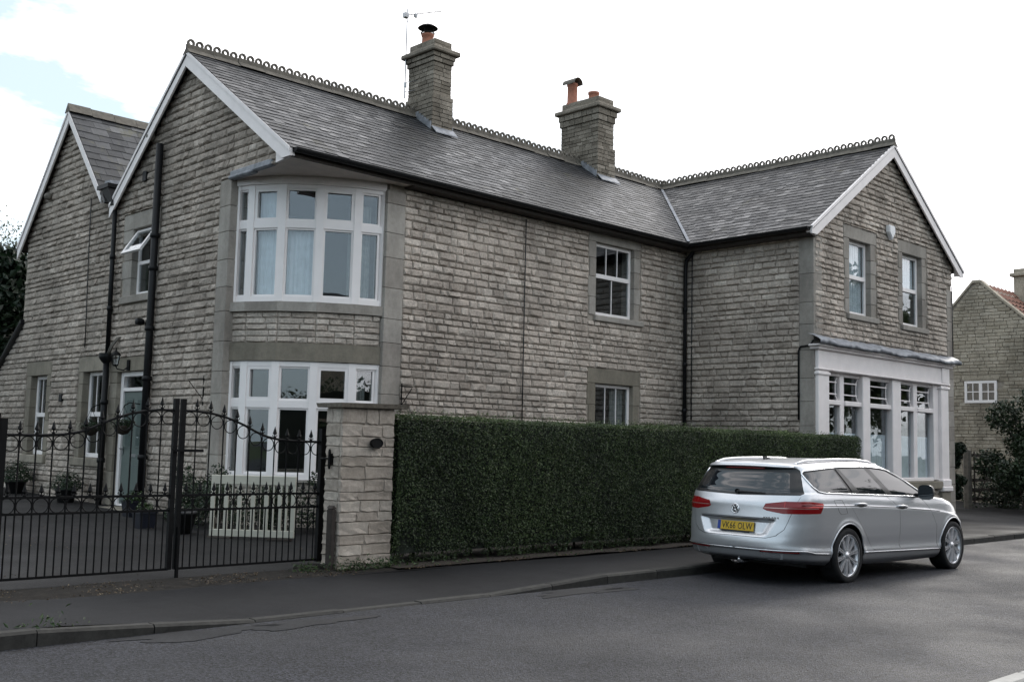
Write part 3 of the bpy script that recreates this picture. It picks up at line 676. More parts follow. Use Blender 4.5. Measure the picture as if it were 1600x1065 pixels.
# lead covering, sagging along its front edge
g = random.Random(5); v = []; n = 60
for i in range(n+1):
    x = 10.02+(16.5-10.02)*i/n; sag = .02*math.sin(i*.55)+g.uniform(-.022, .022)-(.02 if (i//9) % 2 else 0)
    v += [(x, -D+.0, 3.90+g.uniform(-.008, .008)), (x, -D-.10, 3.865+sag*.8+g.uniform(-.012,.012)), (x, -D-.25, 3.79+sag), (x, -D-.285, 3.76+sag), (x, -D-.28, 3.70+sag*.7), (x, -D-.2, 3.703)]
f = [(6*i+j, 6*i+6+j, 6*i+7+j, 6*i+1+j) for i in range(n) for j in range(5)]
link('lead_roof', mesh_of('lead_roof', v, f, MAT['lead'], smooth=True), shop)

# --- roofs
ROOFPIECES = []
def slates(part, org, eu, ev, poly, wid, exp, mat, seed, lift=.0045):
    """org + eu*s (along the eaves) + ev*t (up the slope); poly in (s,t), convex"""
    g = random.Random(seed); n = eu.cross(ev).normalized(); n = n if n.z > 0 else -n
    tmax = max(p[1] for p in poly); smin = min(p[0] for p in poly); smax = max(p[0] for p in poly); row = 0; t = -.05
    A = sum(poly[i][0]*poly[(i+1) % len(poly)][1]-poly[(i+1) % len(poly)][0]*poly[i][1] for i in range(len(poly)))
    def clip(q):
        for i in range(len(poly)):
            a, b = poly[i], poly[(i+1) % len(poly)]; out = []
            dd = lambda p: ((b[0]-a[0])*(p[1]-a[1])-(b[1]-a[1])*(p[0]-a[0]))*(1 if A > 0 else -1)
            for k_ in range(len(q)):
                c, e = q[k_], q[(k_+1) % len(q)]; dc, de = dd(c), dd(e)
                if dc >= 0: out.append(c)
                if dc*de < 0: r = dc/(dc-de); out.append((c[0]+(e[0]-c[0])*r, c[1]+(e[1]-c[1])*r))
            q = out
            if len(q) < 3: return []
        return q
    while t < tmax:
        s = smin-wid*(row % 2)*.5-g.uniform(0, .03); hgt = exp*1.35
        while s < smax:
            w = wid*g.uniform(.82, 1.18); jt = g.uniform(-.016, .016)-(g.uniform(.03, .08) if g.random() < .012 else 0)
            q0 = [(s+.002, t+jt), (s+w-.002, t+jt+g.uniform(-.006, .006)), (s+w-.002, t+hgt), (s+.002, t+hgt)]
            q = [p for p in clip(q0)]
            if len(q) >= 3:
                full = len(q) == 4 and all(abs(a[0]-b[0])+abs(a[1]-b[1]) < 1e-6 for a, b in zip(q, q0))
                k0 = g.uniform(.8, 1.9)*lift+.004
                H = lambda p: k0+lift*.9-(p[1]-t)/hgt*(k0+lift*.3)
                top = [org+eu*p[0]+ev*p[1]+n*H(p) for p in q]; bot = [org+eu*p[0]+ev*p[1]+n*(H(p)-.0055) for p in q]
                c = sum(top, Vector())/len(top); m_ = len(q)
                fs = [tuple(range(m_))]+[(i, i+m_, (i+1) % m_+m_, (i+1) % m_) for i in range(m_)]
                r = min(1, max(0, g.gauss(.45, .30)))
                ROOFPIECES.append((screen_area(c, w, exp, n) if (in_frame(c) and full) else 0, part, top+bot, fs, r, mat))
            s += w
        t += exp; row += 1
def plane_slab(m, pts, th=.05):
    q = [Vector(p) for p in pts]; n = (q[1]-q[0]).cross(q[-1]-q[0]).normalized(); n = n if n.z > 0 else -n
    m.prism([p-n*.004 for p in q], -n*th)
rf = MB()
X0 = XB-.04; XE = XW-OV; YE = -D+XB-.04
ez = ZE-.012
P_main = [(X0, -OV, ez), (XE, -OV, ez), (XR, YR, ZR), (X0, YR, ZR)]
P_wing = [(XE, YE, ez), (XE, -OV, ez), (XR, YR, ZR), (XR, YE, ZR)]
plane_slab(rf, P_main); plane_slab(rf, P_wing)
plane_slab(rf, [(XR, YE, ZR), (XW+W+OV, YE, ez), (XW+W+OV, W+OV, ez), (XR, YR, ZR)])
zb_ = 8.42-sB*(YLm+.05-3.22)
plane_slab(rf, [(X0, YR, ZR), (XR, YR, ZR), (XR, YLm+.05, zb_), (X0, YLm+.05, zb_)])
plane_slab(rf, [(XR, YR, ZR), (XW+W+OV, W+OV, ez), (XR, W+OV, ez)])
roof = rf.build('main_roof', MAT['slate'], house)
yv = 6.28; zv = Z2-s2*(Y2-yv)
rf2 = MB(); plane_slab(rf2, [(X0, yv, zv), (7.6, yv, zv), (7.6, Y2, Z2), (X0, Y2, Z2)]); plane_slab(rf2, [(X0, YL2+.08, ZL2-.09), (7.6, YL2+.08, ZL2-.09), (7.6, Y2, Z2), (X0, Y2, Z2)])
roof2 = rf2.build('rear_roof', MAT['slate_mossy'], house)
rf3 = MB(); plane_slab(rf3, [(-.12, 10.55, 4.02), (6, 10.55, 4.02), (6, 13.3, 2.01), (-.12, 13.3, 2.01)]); rf3.build('outshut_roof', MAT['slate_mossy'], house)
m = MB(); m.hexa([(-.12,10.5,4.0),(-.12,13.3,1.95),(-.04,13.3,1.95),(-.04,10.5,4.0),(-.12,10.5,4.10),(-.12,13.3,2.05),(-.04,13.3,2.05),(-.04,10.5,4.10)]); m.build('outshut_verge', MAT['black_plastic'], house)
def V3(*p): return Vector(p)
ev1 = (V3(0, YR, ZR)-V3(0, -OV, ez)); L1 = ev1.length; ev1.normalize()
slates(roof, V3(X0, -OV, ez), V3(1, 0, 0), ev1, [(0, -.06), (XE-X0-.06, -.06), (XR-X0, L1), (0, L1)], .215, .175, MAT['slate'], 1)
ev2 = (V3(XR, 0, ZR)-V3(XE, 0, ez)).normalized()
slates(roof, V3(XE, YE, ez), V3(0, 1, 0), ev2, [(0, -.06), (-OV-YE-.06, -.06), (YR-YE, L1), (0, L1)], .215, .175, MAT['slate'], 2)
e3 = V3(0, Y2, Z2)-V3(0, yv, zv); L3 = e3.length; e3.normalize()
slates(roof2, V3(X0, yv, zv), V3(1, 0, 0), e3, [(0, -.03), (7.6, -.03), (7.6, L3), (0, L3)], .32, .24, MAT['slate_mossy'], 3)
ROOFPIECES.sort(key=lambda t: -t[0])
for ar, part, vs, fs, r, mat in ROOFPIECES[:300]:
    c = sum(vs, Vector())/len(vs); link('slate', mesh_of('slate', [v-c for v in vs], fs, mat, [r]*len(fs)), part, loc=c)
grp = {}
for t in ROOFPIECES[300:]: grp.setdefault(t[1].name, []).append(t)
for lst in grp.values():
    m = MB()
    for ar, part, vs, fs, r, mat in lst: m.add(vs, fs, r)
    o = m.build('slating', lst[0][5], lst[0][1]); o['kind'] = 'stuff'
# valley lead
m = MB(); a = V3(XE, -OV, ez); b = V3(XR, YR, ZR); s_ = V3(.5, -.5, 0).normalized()*.032
m.prism([a+s_+V3(0,0,.045), a-s_+V3(0,0,.045), b-s_+V3(0,0,.035), b+s_+V3(0,0,.035)], (0, 0, .012)); m.build('valley_lead', MAT['lead'], house)

# crested ridge tiles, each with its row of pierced rings
def ridge_mesh(Lr, nr):
    m = MB(); hw = .13; m.add([(0, -hw, -.09), (0, 0, .03), (0, hw, -.09), (Lr, -hw, -.09), (Lr, 0, .03), (Lr, hw, -.09)], [(0, 3, 4, 1), (1, 4, 5, 2), (0, 1, 2), (3, 5, 4)])
    m.box(0, Lr, -.022, .022, -.02, .085)
    st = Lr/nr
    for k_ in range(nr):
        cx_ = st*(k_+.5); N = 12; ro, ri = st*.43, st*.21; vs = []
        for j in range(N):
            a_ = 2*math.pi*j/N
            for rr in (ro, ri):
                for yy in (-.02, .02): vs.append((cx_+rr*math.cos(a_), yy, .118+rr*math.sin(a_)))
        fs = []
        for j in range(N):
            a_, b_ = 4*j, 4*((j+1) % N); fs += [(a_, b_, b_+2, a_+2), (a_+1, a_+3, b_+3, b_+1), (a_, a_+1, b_+1, b_), (a_+2, b_+2, b_+3, a_+3)]
        m.add(vs, fs)
    return mesh_of('ridge_tile', m.v, m.f, MAT['ridge_tile'], m.r)
RT = ridge_mesh(.508, 3)
n = int((XR+.25-X0)/.51)-1
for i in range(n+1):
    link('ridge_tile', RT, roof, mw=Matrix.Translation((X0-.02+i*(XR+.25-X0)/(n+1), YR+random.uniform(-.009, .009), ZR+.045+random.uniform(-.012, .012))))
n2 = int((YR-YE)/.51)+1
for i in range(n2):
    link('ridge_tile', RT, roof, mw=Matrix.Translation((XR+random.uniform(-.004, .004), YE-.02+i*(YR+.0-YE)/n2, ZR+.045+random.uniform(-.012, .012))) @ Matrix.Rotation(R(90), 4, 'Z'))
m = MB(); hw = .14
for i in range(14): xx = X0-.02+i*.5; dz = random.uniform(0, .012)+(.025 if i < 1 else 0); m.add([(xx,Y2-hw,Z2-.1+dz),(xx,Y2,Z2+.10+dz),(xx,Y2+hw,Z2-.1+dz),(xx+.49,Y2-hw,Z2-.1+dz),(xx+.49,Y2,Z2+.10+dz),(xx+.49,Y2+hw,Z2-.1+dz)], [(0,3,4,1),(1,4,5,2),(0,1,2),(3,5,4)])
m.build('ridge_capping', MAT['ridge_tile'], roof2)

# barge boards with a moulding along the top, gutters
def barge(a, b, nrm, wid=.24, th=.035, name='barge_board', foot=None):
    a, b, nrm = Vector(a), Vector(b), Vector(nrm); dn = Vector((0, 0, -wid)); m = MB()
    if foot is None: m.prism([a, b, b+dn, a+dn], nrm*th)
    else:
        t = ((a.z-wid)-foot)/(a.z-b.z); q = a+(b-a)*t; q.z = foot; e = b.copy(); e.z = foot; m.prism([a, b, e, q, a+dn], nrm*th)
    m.build(name, MAT['white_paint'], house)
    m = MB(); d2 = Vector((0, 0, -.06)); o = nrm*(th+.001); m.prism([a+o+Vector((0,0,.005)), b+o+Vector((0,0,.005)), b+o+d2, a+o+d2], nrm*.02); m.build('barge_moulding', MAT['white_paint'], house)
nx = (-1, 0, 0); ny = (0, -1, 0)
tipm = V3(XB, -OV-.02, ZBT+.20)
barge((XB, 3.215, 8.41), (XB, -OV-.02, 8.41-SL*(3.215+OV+.02)), nx, .29, foot=5.875); barge((XB, 3.215, 8.41), (XB, YLm+.03, 8.41-sB*(YLm+.03-3.215)), nx, .27)
barge((XB, Y2, Z2-.02), (XB, YL2+.03, Z2-.02-s2*(YL2+.03-Y2)), nx, .30); barge((XB, Y2, Z2-.02), (XB, 6.50, Z2-.02-s2*(Y2-6.50)), nx, .22)
yb_ = -D+XB
barge((XR, yb_, 8.41), (XE-.02, yb_, 8.41-SL*(XR-XE+.02)), ny, .29, foot=5.87); barge((XR, yb_, 8.41), (XW+W+OV+.03, yb_, 8.41-SL*(W/2+OV+.03)), ny, .29, foot=5.86)
for pts in ([(XB,3.2,8.37),(XB,-OV,8.37-SL*(3.2+OV)),(.02,-OV,8.37-SL*(3.2+OV)),(.02,3.2,8.37)], [(XB,3.2,8.37),(XB,YLm,8.37-sB*(YLm-3.2)),(.02,YLm,8.37-sB*(YLm-3.2)),(.02,3.2,8.37)],
            [(XB,Y2,Z2-.07),(XB,YL2,Z2-.07-s2*(YL2-Y2)),(.02,YL2,Z2-.07-s2*(YL2-Y2)),(.02,Y2,Z2-.07)], [(XB,Y2,Z2-.07),(XB,6.5,Z2-.07-s2*(Y2-6.5)),(.02,6.5,Z2-.07-s2*(Y2-6.5)),(.02,Y2,Z2-.07)],
            [(XR,yb_,8.37),(XE,yb_,8.37-SL*(XR-XE)),(XE,-D+.02,8.37-SL*(XR-XE)),(XR,-D+.02,8.37)], [(XR,yb_,8.37),(XW+W+OV,yb_,8.37-SL*(W/2+OV)),(XW+W+OV,-D+.02,8.37-SL*(W/2+OV)),(XR,-D+.02,8.37)]):
    m = MB(); m.prism(pts, (0, 0, -.03)); m.build('verge_soffit', MAT['dark_wood'], house)
# boxed ends of the eaves
m = MB(); m.prism([(XB+.003, -OV-.01, 5.885), (XB+.003, .14, 5.845), (XB+.003, .14, 6.20), (XB+.003, -OV-.01, 5.97)], (.05, 0, 0)); m.build('boxed_eaves_end', WP, house)
m = MB(); m.prism([(XE-.01, yb_+.003, 5.90), (XE+.2, yb_+.003, 5.86), (XE+.2, yb_+.003, 6.1), (XE-.01, yb_+.003, 5.97)], (0, .1, 0)); m.build('boxed_eaves_end', WP, house)
m = MB(); m.prism([(XW+W+OV+.01, yb_+.003, 5.90), (XW+W+OV-.2, yb_+.003, 5.86), (XW+W+OV-.2, yb_+.003, 6.1), (XW+W+OV+.01, yb_+.003, 5.97)], (0, .1, 0)); m.build('boxed_eaves_end', WP, house)
# eaves fascia and soffit
m = MB(); m.box(2.3, XE+.10, -.275, .0, 5.86, 5.88); m.box(X0+.06, XE, -.285, -.262, 5.87, 6.01); m.build('eaves_board', MAT['dark_wood'], house)
m = MB(); m.box(XE+.035, XW+.02, YE+.10, -.30, 5.86, 5.88); m.box(XE+.02, XE+.043, YE+.10, -.27, 5.87, 6.01); m.build('eaves_board', MAT['dark_wood'], house)
def gutter(path, rad=.072, name='gutter'):
    P = [Vector(p) for p in path]; m = MB(); N = 8
    for a, b in zip(P, P[1:]):
        t = (b-a).normalized(); s_ = Vector((t.y, -t.x, 0)); vs = []
        for q in (a, b):
            for rr in (rad, rad-.006):
                for k_ in range(N+1): an = math.pi*k_/N; vs.append(q+s_*rr*math.cos(an)-Vector((0, 0, rr*1.0*math.sin(an))))
        n_ = N+1; fs = []
        for k_ in range(N): fs += [(k_, k_+1, 2*n_+k_+1, 2*n_+k_), (n_+k_, 3*n_+k_, 3*n_+k_+1, n_+k_+1)]
        fs += [(0, 2*n_, 3*n_, n_), (N, n_+N, 3*n_+N, 2*n_+N)]
        fs += [tuple(range(N+1)), tuple(range(2*n_+N, 2*n_-1, -1))]
        m.add(vs, fs)
    return m.build(name, MAT['black_plastic'], house)
gutter([(X0+.05, -OV-.065, ZE-.03), (XE-.07, -OV-.065, ZE-.045)]); gutter([(XE-.065, -OV-.07, ZE-.045), (XE-.065, YE+.05, ZE-.03)])
gutter([(X0+.02, YL2+.15, ZL2-.08), (7.5, YL2+.15, ZL2-.1)])
# downpipes
def pipe(path, r_, name='downpipe', collars=(), mat='black_plastic'):
    m = MB(); m.tube(path, r_, 12); 
    for z in collars:
        p = None
        for a, b in zip(path, path[1:]):
            if min(a[2], b[2]) <= z <= max(a[2], b[2]) and abs(a[2]-b[2]) > .01: t = (z-a[2])/(b[2]-a[2]); p = [a[i]+(b[i]-a[i])*t for i in range(3)]
        if p: m.lathe([(r_*.9, -.045), (r_*1.3, -.04), (r_*1.3, .04), (r_*.9, .045)], 12, c=p)
    return m.build(name, MAT[mat], house, smooth=True)
pipe([(-.12, 4.16, 6.9), (-.12, 4.16, .15)], .066, 'soil_pipe', (5.2, 4.6, 3.5, 2.6, 1.2))
pipe([(-.12, 5.92, 6.0), (-.10, 5.92, 3.1)], .045, collars=(5.0, 4.0)); pipe([(-.12, 5.90, 2.98), (-.12, 5.88, .15)], .058, collars=(2.2, 1.1))
m = MB(); m.lathe([(.03, 2.92), (.075, 2.96), (.12, 3.02), (.135, 3.06), (.135, 3.13), (.115, 3.13), (.10, 3.05), (.0, 3.03)], 14, c=(-.13, 5.9, 0)); m.build('hopper', MAT['black_plastic'], house)
m = MB(); m.hexa([(-.18,5.87,6.0),(-.18,5.99,6.0),(-.06,5.99,6.0),(-.06,5.87,6.0),(-.26,5.98,6.36),(-.26,6.40,6.42),(-.04,6.40,6.42),(-.04,5.98,6.36)]); m.box(-.28,-.03,5.95,6.45,6.36,6.44); m.build('hopper', MAT['black_plastic'], house)
m = MB(); m.prism([(-.15, 6.10, 6.45), (-.15, 6.44, 6.45), (-.15, 6.40, 6.56), (-.15, 6.14, 6.54)], (.3, 0, .03)); m.build('valley_gutter', MAT['lead'], house)
for dy in (0, .07): pipe([(-.13, 5.86-dy, 3.1), (-.12, 5.72-dy, 3.28), (-.06, 5.60-dy, 3.42), (.02, 5.55-dy, 3.44)], .02, 'waste_pipe', (), 'grey_wood')
pipe([(XW-.13, -.36, 5.95), (XW-.13, -.30, 5.86), (XW-.13, -.12, 5.68), (XW-.13, -.10, 5.5), (XW-.13, -.10, .15)], .04, collars=(4.6, 3.4, 2.4))
pipe([(XW-.05, -.22, 5.8), (XW-.05, -.22, 2.2)], .012, 'wall_cable', (), 'cable')
pipe([(5.18, -.065, 5.8), (5.185, -.06, 4.2), (5.18, -.065, 3.1), (5.19, -.06, 2.0)], .011, 'wall_cable', (), 'cable')
pipe([(-.06, 7.22, 6.35), (-.055, 7.2, 5.3), (-.06, 7.12, 4.1), (-.055, 7.1, 3.3)], .010, 'wall_cable', (), 'cable')
pipe([(XW-.05, -2.84, 2.2), (XW-.05, -2.84, 3.58), (XW-.05, -2.88, 3.66), (XW-.05, -3.1, 3.68), (XW-.06, -3.18, 3.78)], .018, 'conduit', (2.7,))
pipe([(16.52, -D-.06, 5.6), (16.52, -D-.06, 3.9)], .012, 'wall_cable', (), 'cable')
m = MB(); block(m, 'X', 0, 4.80, 4.95, 6.33, 6.53, 0, .06, .01); m.build('wall_vent', MAT['black_plastic'], house)
m = MB(); block(m, 'X', 0, 8.12, 8.27, 2.24, 2.40, 0, .055, .008); m.build('wall_vent', MAT['black_plastic'], house)
for (yy, zz) in ((4.60, 7.12), (9.43, 6.72)):
    m = MB(); m.lathe([(.0, -.11), (.06, -.08), (.085, -.02), (.085, .02), (.05, .05), (0, .06)], 12, 'x', (-.08, yy, zz)); m.build('verge_lamp', MAT['grey_wood'], house, True)

# --- chimneys
def chimney(x0, x1, y0, y1, zb, zmid, zneck, ztop, seed):
    ch = empty('chimney', (0, 0, 0), house); core = MB(); core.box(x0+.02, x1-.02, y0+.02, y1-.02, zb, ztop-.02); core.build('chimney_core', MAT['mortar'], ch)
    g = random.Random(seed); j = MB()
    def course(za, zb2, off, rr=None):
        for kind, c, a0, a1 in (('X', x0-off, y0-off, y1+off), ('Y', y0-off, x0-off, x1+off)):
            a = a0; fl = True
            while a < a1-.01:
                w_ = g.uniform(.15, .3); w_ = w_ if a1-a-w_ > .1 else a1-a
                fr = wall_frame(kind, c)[0]; b_ = .006; dd = g.uniform(-.004, .006); j.cur = min(1, max(0, g.gauss(.5, .25)))
                p, q = fr(a+.004, za, -.08), fr(a+w_-.004, zb2, dd); j.bbox(min(p[0],q[0]), max(p[0],q[0]), min(p[1],q[1]), max(p[1],q[1]), za+.004, zb2-.004, b_); a += w_
    z = zb
    while z < zneck-.02:
        h = g.uniform(.078, .10); h = h if zneck-z-h > .06 else zneck-z
        course(z, z+h, .035 if z < zmid else 0); z += h
    j.build('stonework', MAT['chimney_stone'], ch)['kind'] = 'stuff'
    j = MB(); hh = (ztop-.30-zneck)/2
    course(zneck, zneck+hh, .03); course(zneck+hh, zneck+2*hh, .055)
    j.build('corbel_course', MAT['chimney_stone'], ch)['kind'] = 'stuff'
    m = MB(); zc_ = ztop-.30; m.cur = .55; m.bbox(x0-.13, x1+.13, y0-.13, y1+.13, zc_, zc_+.10, .02); m.build('chimney_cap', MAT['chimney_stone'], ch)
    j = MB(); course(zc_+.10, zc_+.20, -.01); course(zc_+.20, ztop, -.01); j.box(x0+.01, x1-.01, y0+.08, y1-.01, zc_+.11, ztop-.01, .5); j.build('chimney_blocking', MAT['chimney_stone'], ch)
    m = MB(); m.box(x0-.06, x1+.06, y0-.20, y0+.0, zb, zb+.02); 
    m = MB(); zf = ZE+SL*(y0+OV); m.prism([(x0-.05, y0-.20, zf-.20*SL+.04), (x1+.05, y0-.20, zf-.20*SL+.04), (x1+.05, y0-.045, zf+.06), (x0-.05, y0-.045, zf+.06)], (0, 0, .02))
    for i in range(6):
        ya = y0-.02+i*(3.12-y0)/6; yb2 = ya+(3.12-y0)/6; za = ZE+SL*(ya+OV); zb2 = ZE+SL*(yb2+OV)
        m.prism([(x0-.058, ya, za+.02), (x0-.058, yb2, zb2+.02), (x0-.058, yb2, zb2+.14), (x0-.058, ya, zb2+.14)], (.02, 0, 0))
        m.prism([(x1+.058, ya, za+.02), (x1+.058, yb2, zb2+.02), (x1+.058, yb2, zb2+.14), (x1+.058, ya, zb2+.14)], (-.02, 0, 0))
    m.build('lead_flashing', MAT['lead'], ch)
    return ch
ch1 = chimney(5.03, 5.53, 2.62, 3.46, 7.8, 8.70, 9.50, 10.0, 3); ch2 = chimney(10.21, 10.80, 2.62, 3.84, 7.8, 8.72, 9.45, 10.05, 4)
def pot(c, h, r_, ch, cowl):
    m = MB(); m.lathe([(r_*1.15, 0), (r_*1.15, .06), (r_*.98, .08), (r_*.95, h-.07), (r_*1.1, h-.05), (r_*1.1, h), (r_*.8, h), (r_*.78, h-.3)], 18, c=c); m.build('chimney_pot', MAT['terracotta'], ch, True)
    m = MB(); x, y, z = c
    if cowl == 1:
        m.lathe([(r_*1.2, h-.002), (r_*1.22, h+.03), (r_*1.05, h+.03)], 18, c=c); m.lathe([(r_*1.75, h+.13), (r_*1.2, h+.18), (.02, h+.235), (.0, h+.22), (r_*1.15, h+.165), (r_*1.74, h+.125)], 18, c=c)
        for k_ in range(4): a = k_*math.pi/2+.4; m.tube([(x+r_*1.1*math.cos(a), y+r_*1.1*math.sin(a), z+h), (x+r_*1.15*math.cos(a), y+r_*1.15*math.sin(a), z+h+.15)], .007, 6)
        m.build('cowl', MAT['black_iron'], ch)
    elif cowl == 2:
        vs = []; N = 10
        for xx in (-.21, .21):
            for k_ in range(N+1): a = math.pi*k_/N; vs.append((x+.15*math.cos(a), y+xx, z+h-.02+.15*math.sin(a)))
        m.add(vs, [(k_, k_+1, N+2+k_, N+1+k_) for k_ in range(N)])
        m.add([(a+(.02 if False else 0), b, c_-.012) for a, b, c_ in vs], [(k_, k_+1, N+2+k_, N+1+k_) for k_ in range(N)])
        m.build('hood', MAT['ridge_tile'], ch)
pot((5.27, 3.15, 9.97), .30, .125, ch1, 1); pot((10.36, 3.62, 10.02), .56, .13, ch2, 2); pot((10.52, 3.05, 10.02), .26, .13, ch2, 0)
flush_pieces(300)
# ------------------------------------------------------------------ gates, pier, hedge
GY = -3.6
def spear_mesh():
    m = MB(); m.lathe([(.0, -.01), (.016, 0), (.016, .012), (.007, .02), (.007, .03), (.026, .045), (.019, .065), (.009, .10), (.0, .13)], 8)
    m.tube([(-.022, 0, .03), (-.03, 0, .02), (-.02, 0, .012)], .005, 5); m.tube([(.022, 0, .03), (.03, 0, .02), (.02, 0, .012)], .005, 5)
    return mesh_of('spearhead', m.v, m.f, MAT['black_iron'], m.r)
SPEAR = spear_mesh()
def ring_mesh(r_):
    m = MB(); m.tube([(r_*math.cos(a), 0, r_*math.sin(a)) for a in np.linspace(0, 2*math.pi, 21)[:-1]], .0055, 5, closed=True); return mesh_of('scroll_ring', m.v, m.f, MAT['black_iron'], m.r, True)
RING_T, RING_M = ring_mesh(.070), ring_mesh(.072)
def bar_mesh(h, r_):
    m = MB(); m.tube([(0, 0, 0), (0, 0, h)], r_, 6); return mesh_of('bar', m.v, m.f, MAT['black_iron'], m.r)
BARM = bar_mesh(1.0, .0085)
def gate_leaf(x0, x1, hinge_right, label):
    t = empty('iron_gate', ((x0+x1)/2, GY, .13)); tag(t, label, 'gate', 'wrought iron driveway gates')
    ox = (x0+x1)/2
    wl = x1-x0
    prof = [(0, 1.845), (.10, 1.845), (.20, 1.825), (.30, 1.785), (.40, 1.725), (.48, 1.66), (.56, 1.60), (.66, 1.565), (.80, 1.55), (1.0, 1.548)]   # from meeting stile to hinge stile
    def zt(x):
        s = (x-x0)/wl if hinge_right else (x1-x)/wl
        for (a, za), (b, zb2) in zip(prof, prof[1:]):
            if s <= b: return za+(zb2-za)*(s-a)/(b-a)
        return prof[-1][1]
    L_ = lambda p: (p[0]-ox, p[1]-GY, p[2]-.13)
    def add(nm, m): m.v = [L_(p) for p in m.v]; return m.build(nm, MAT['black_iron'], t)
    m = MB(); sx = x0 if hinge_right else x1; m.box(sx-.025, sx+.025, GY-.025, GY+.025, .19, 1.97); add('meeting_stile', m)
    m = MB(); sx2 = x1 if hinge_right else x0; m.box(sx2-.032, sx2+.032, GY-.032, GY+.032, .17, 1.70); add('hinge_stile', m)
    for zz, nm in ((.195, 'bottom_rail'), (.80, 'mid_rail'), (.955, 'mid_rail')): m = MB(); m.box(x0, x1, GY-.011, GY+.011, zz-.012, zz+.012); add(nm, m)
    m = MB(); m.tube([(x0+(x1-x0)*i/24, GY, zt(x0+(x1-x0)*i/24)) for i in range(25)], .013, 6); add('top_rail', m)
    nb = int(round(wl/.165)); st = wl/nb
    for i in range(nb):
        xc = x0+st*(i+.5)
        if i > 0:
            xb = x0+st*i; link('bar', BARM, t, mw=Matrix.Translation(L_((xb, GY, .20))) @ Matrix.Diagonal((1, 1, zt(xb)-.20+.02, 1)))
            link('spearhead', SPEAR, t, loc=L_((xb, GY, zt(xb)+.012)))
        link('bar', BARM, t, mw=Matrix.Translation(L_((xc, GY, .20))) @ Matrix.Diagonal((1, 1, .60, 1)))
        link('spearhead', SPEAR, t, loc=L_((xc, GY, .966)))
        link('scroll_ring', RING_T, t, loc=L_((xc, GY, zt(xc)-.082))); link('scroll_ring', RING_M, t, loc=L_((xc, GY, .877)))
    return t
gr = gate_leaf(-3.395, -1.615, True, 'right iron gate leaf with spear tops, hinged beside the stone pier')
gl = gate_leaf(-5.215, -3.475, False, 'left iron gate leaf with spear tops, reaching the photo edge')
m = MB(); m.box(-.09, .235, -.05, -.025, 1.28, 1.31); m.tube([(-.09, -.04, 1.295), (-.12, -.04, 1.31), (-.12, -.04, 1.28), (-.09, -.04, 1.295)], .009, 6)
m.v = [(p[0]-3.395+2.505, p[1], p[2]) for p in m.v]; m.build('latch_bar', MAT['black_iron'], gr)
m = MB(); m.v = []; m.box(-3.40-.014+2.505, -3.40+.014+2.505, -.06, -.028, -.06, .50); m.tube([(-3.41+2.505, -.045, -.09), (-3.41+2.505, -.045, .4)], .012, 6); m.build('drop_bolt', MAT['black_iron'], gr)
m = MB(); m.box(-5.31, -5.25, GY-.03, GY+.03, .1, 1.75); tag(m.build('gate_post', MAT['black_iron']), 'black square iron gate post at the left photo edge', 'post')

pier = empty('gate_pier', (-1.28, -3.75, .1)); tag(pier, 'pale stone gate pier with slab cap between the gate and the hedge', 'pier')
PX0, PX1, PY0, PY1 = -1.655, -.90, -4.05, -3.72
def rel(o, c): return o
pm = MB(); pm.box(PX0+.018+1.28, PX1-.018+1.28, PY0+.018+3.75, PY1-.02+3.75, 0, 1.86); pier_core = pm.build('pier_core', MAT['pier_mortar'], pier)
g = random.Random(31); z = .05
PV = [stone_variant(500+i, (-.5, -.475, -.1, .2, .475, .5), (-.5, -.42, .0, .42, .5), .60, .95, .035) for i in range(16)]; pc = {}
while z < 1.93:
    h = g.uniform(.10, .15); h = h if 1.95-z-h > .09 else 1.95-z
    for kind, c, a0, a1 in (('Y', PY0+.03, PX0, PX1), ('X', PX0+.03, PY0+.05, PY1), ('X2', PX1-.04, PY0+.05, PY1)):
        a = a0
        while a < a1-.01:
            w_ = g.uniform(.15, .42); w_ = w_ if a1-a-w_ > .1 else a1-a
            if kind == 'Y': U, N, p = Vector((1, 0, 0)), Vector((0, -1, 0)), Vector((a+w_/2, c, z+h/2))
            elif kind == 'X': U, N, p = Vector((0, -1, 0)), Vector((-1, 0, 0)), Vector((c, a+w_/2, z+h/2))
            else: U, N, p = Vector((0, 1, 0)), Vector((1, 0, 0)), Vector((c, a+w_/2, z+h/2))
            vi = g.randrange(16); q = round(g.random()*5)/5
            if (vi, q) not in pc: pc[(vi, q)] = mesh_of('stone', PV[vi][0], PV[vi][1], MAT['pier_stone'], [q]*len(PV[vi][1]))
            mw = Matrix((U*(w_-.006), Vector((0, 0, 1))*(h-.006), N*.034)).transposed().to_4x4(); mw.translation = p-Vector((-1.28, -3.75, .1)); link('stone', pc[(vi, q)], pier, mw=mw); a += w_
    z += h
m = MB(); m.hexa([(PX0-.06+1.28,PY0-.05+3.75,1.85),(PX1+.15+1.28,PY0-.05+3.75,1.86),(PX1+.15+1.28,PY1+.1+3.75,1.86),(PX0-.06+1.28,PY1+.1+3.75,1.85),(PX0-.075+1.28,PY0-.07+3.75,1.90),(PX1+.165+1.28,PY0-.07+3.75,1.915),(PX1+.165+1.28,PY1+.11+3.75,1.915),(PX0-.075+1.28,PY1+.11+3.75,1.90)])
m.build('pier_cap', MAT['dark_wood'] if False else MAT['chimney_stone'], pier)
m = MB(); N = 20; vs = [(-1.195+.078*math.cos(2*math.pi*k_/N), y, 1.548+.055*math.sin(2*math.pi*k_/N)) for y in (-4.105, -4.06) for k_ in range(N)]
m.add(vs, [tuple(range(N)), tuple(range(2*N-1, N-1, -1))]+[(k_, k_+N, (k_+1) % N+N, (k_+1) % N) for k_ in range(N)]); m.tube([vs[k_] for k_ in range(N)], .008, 6, closed=True)
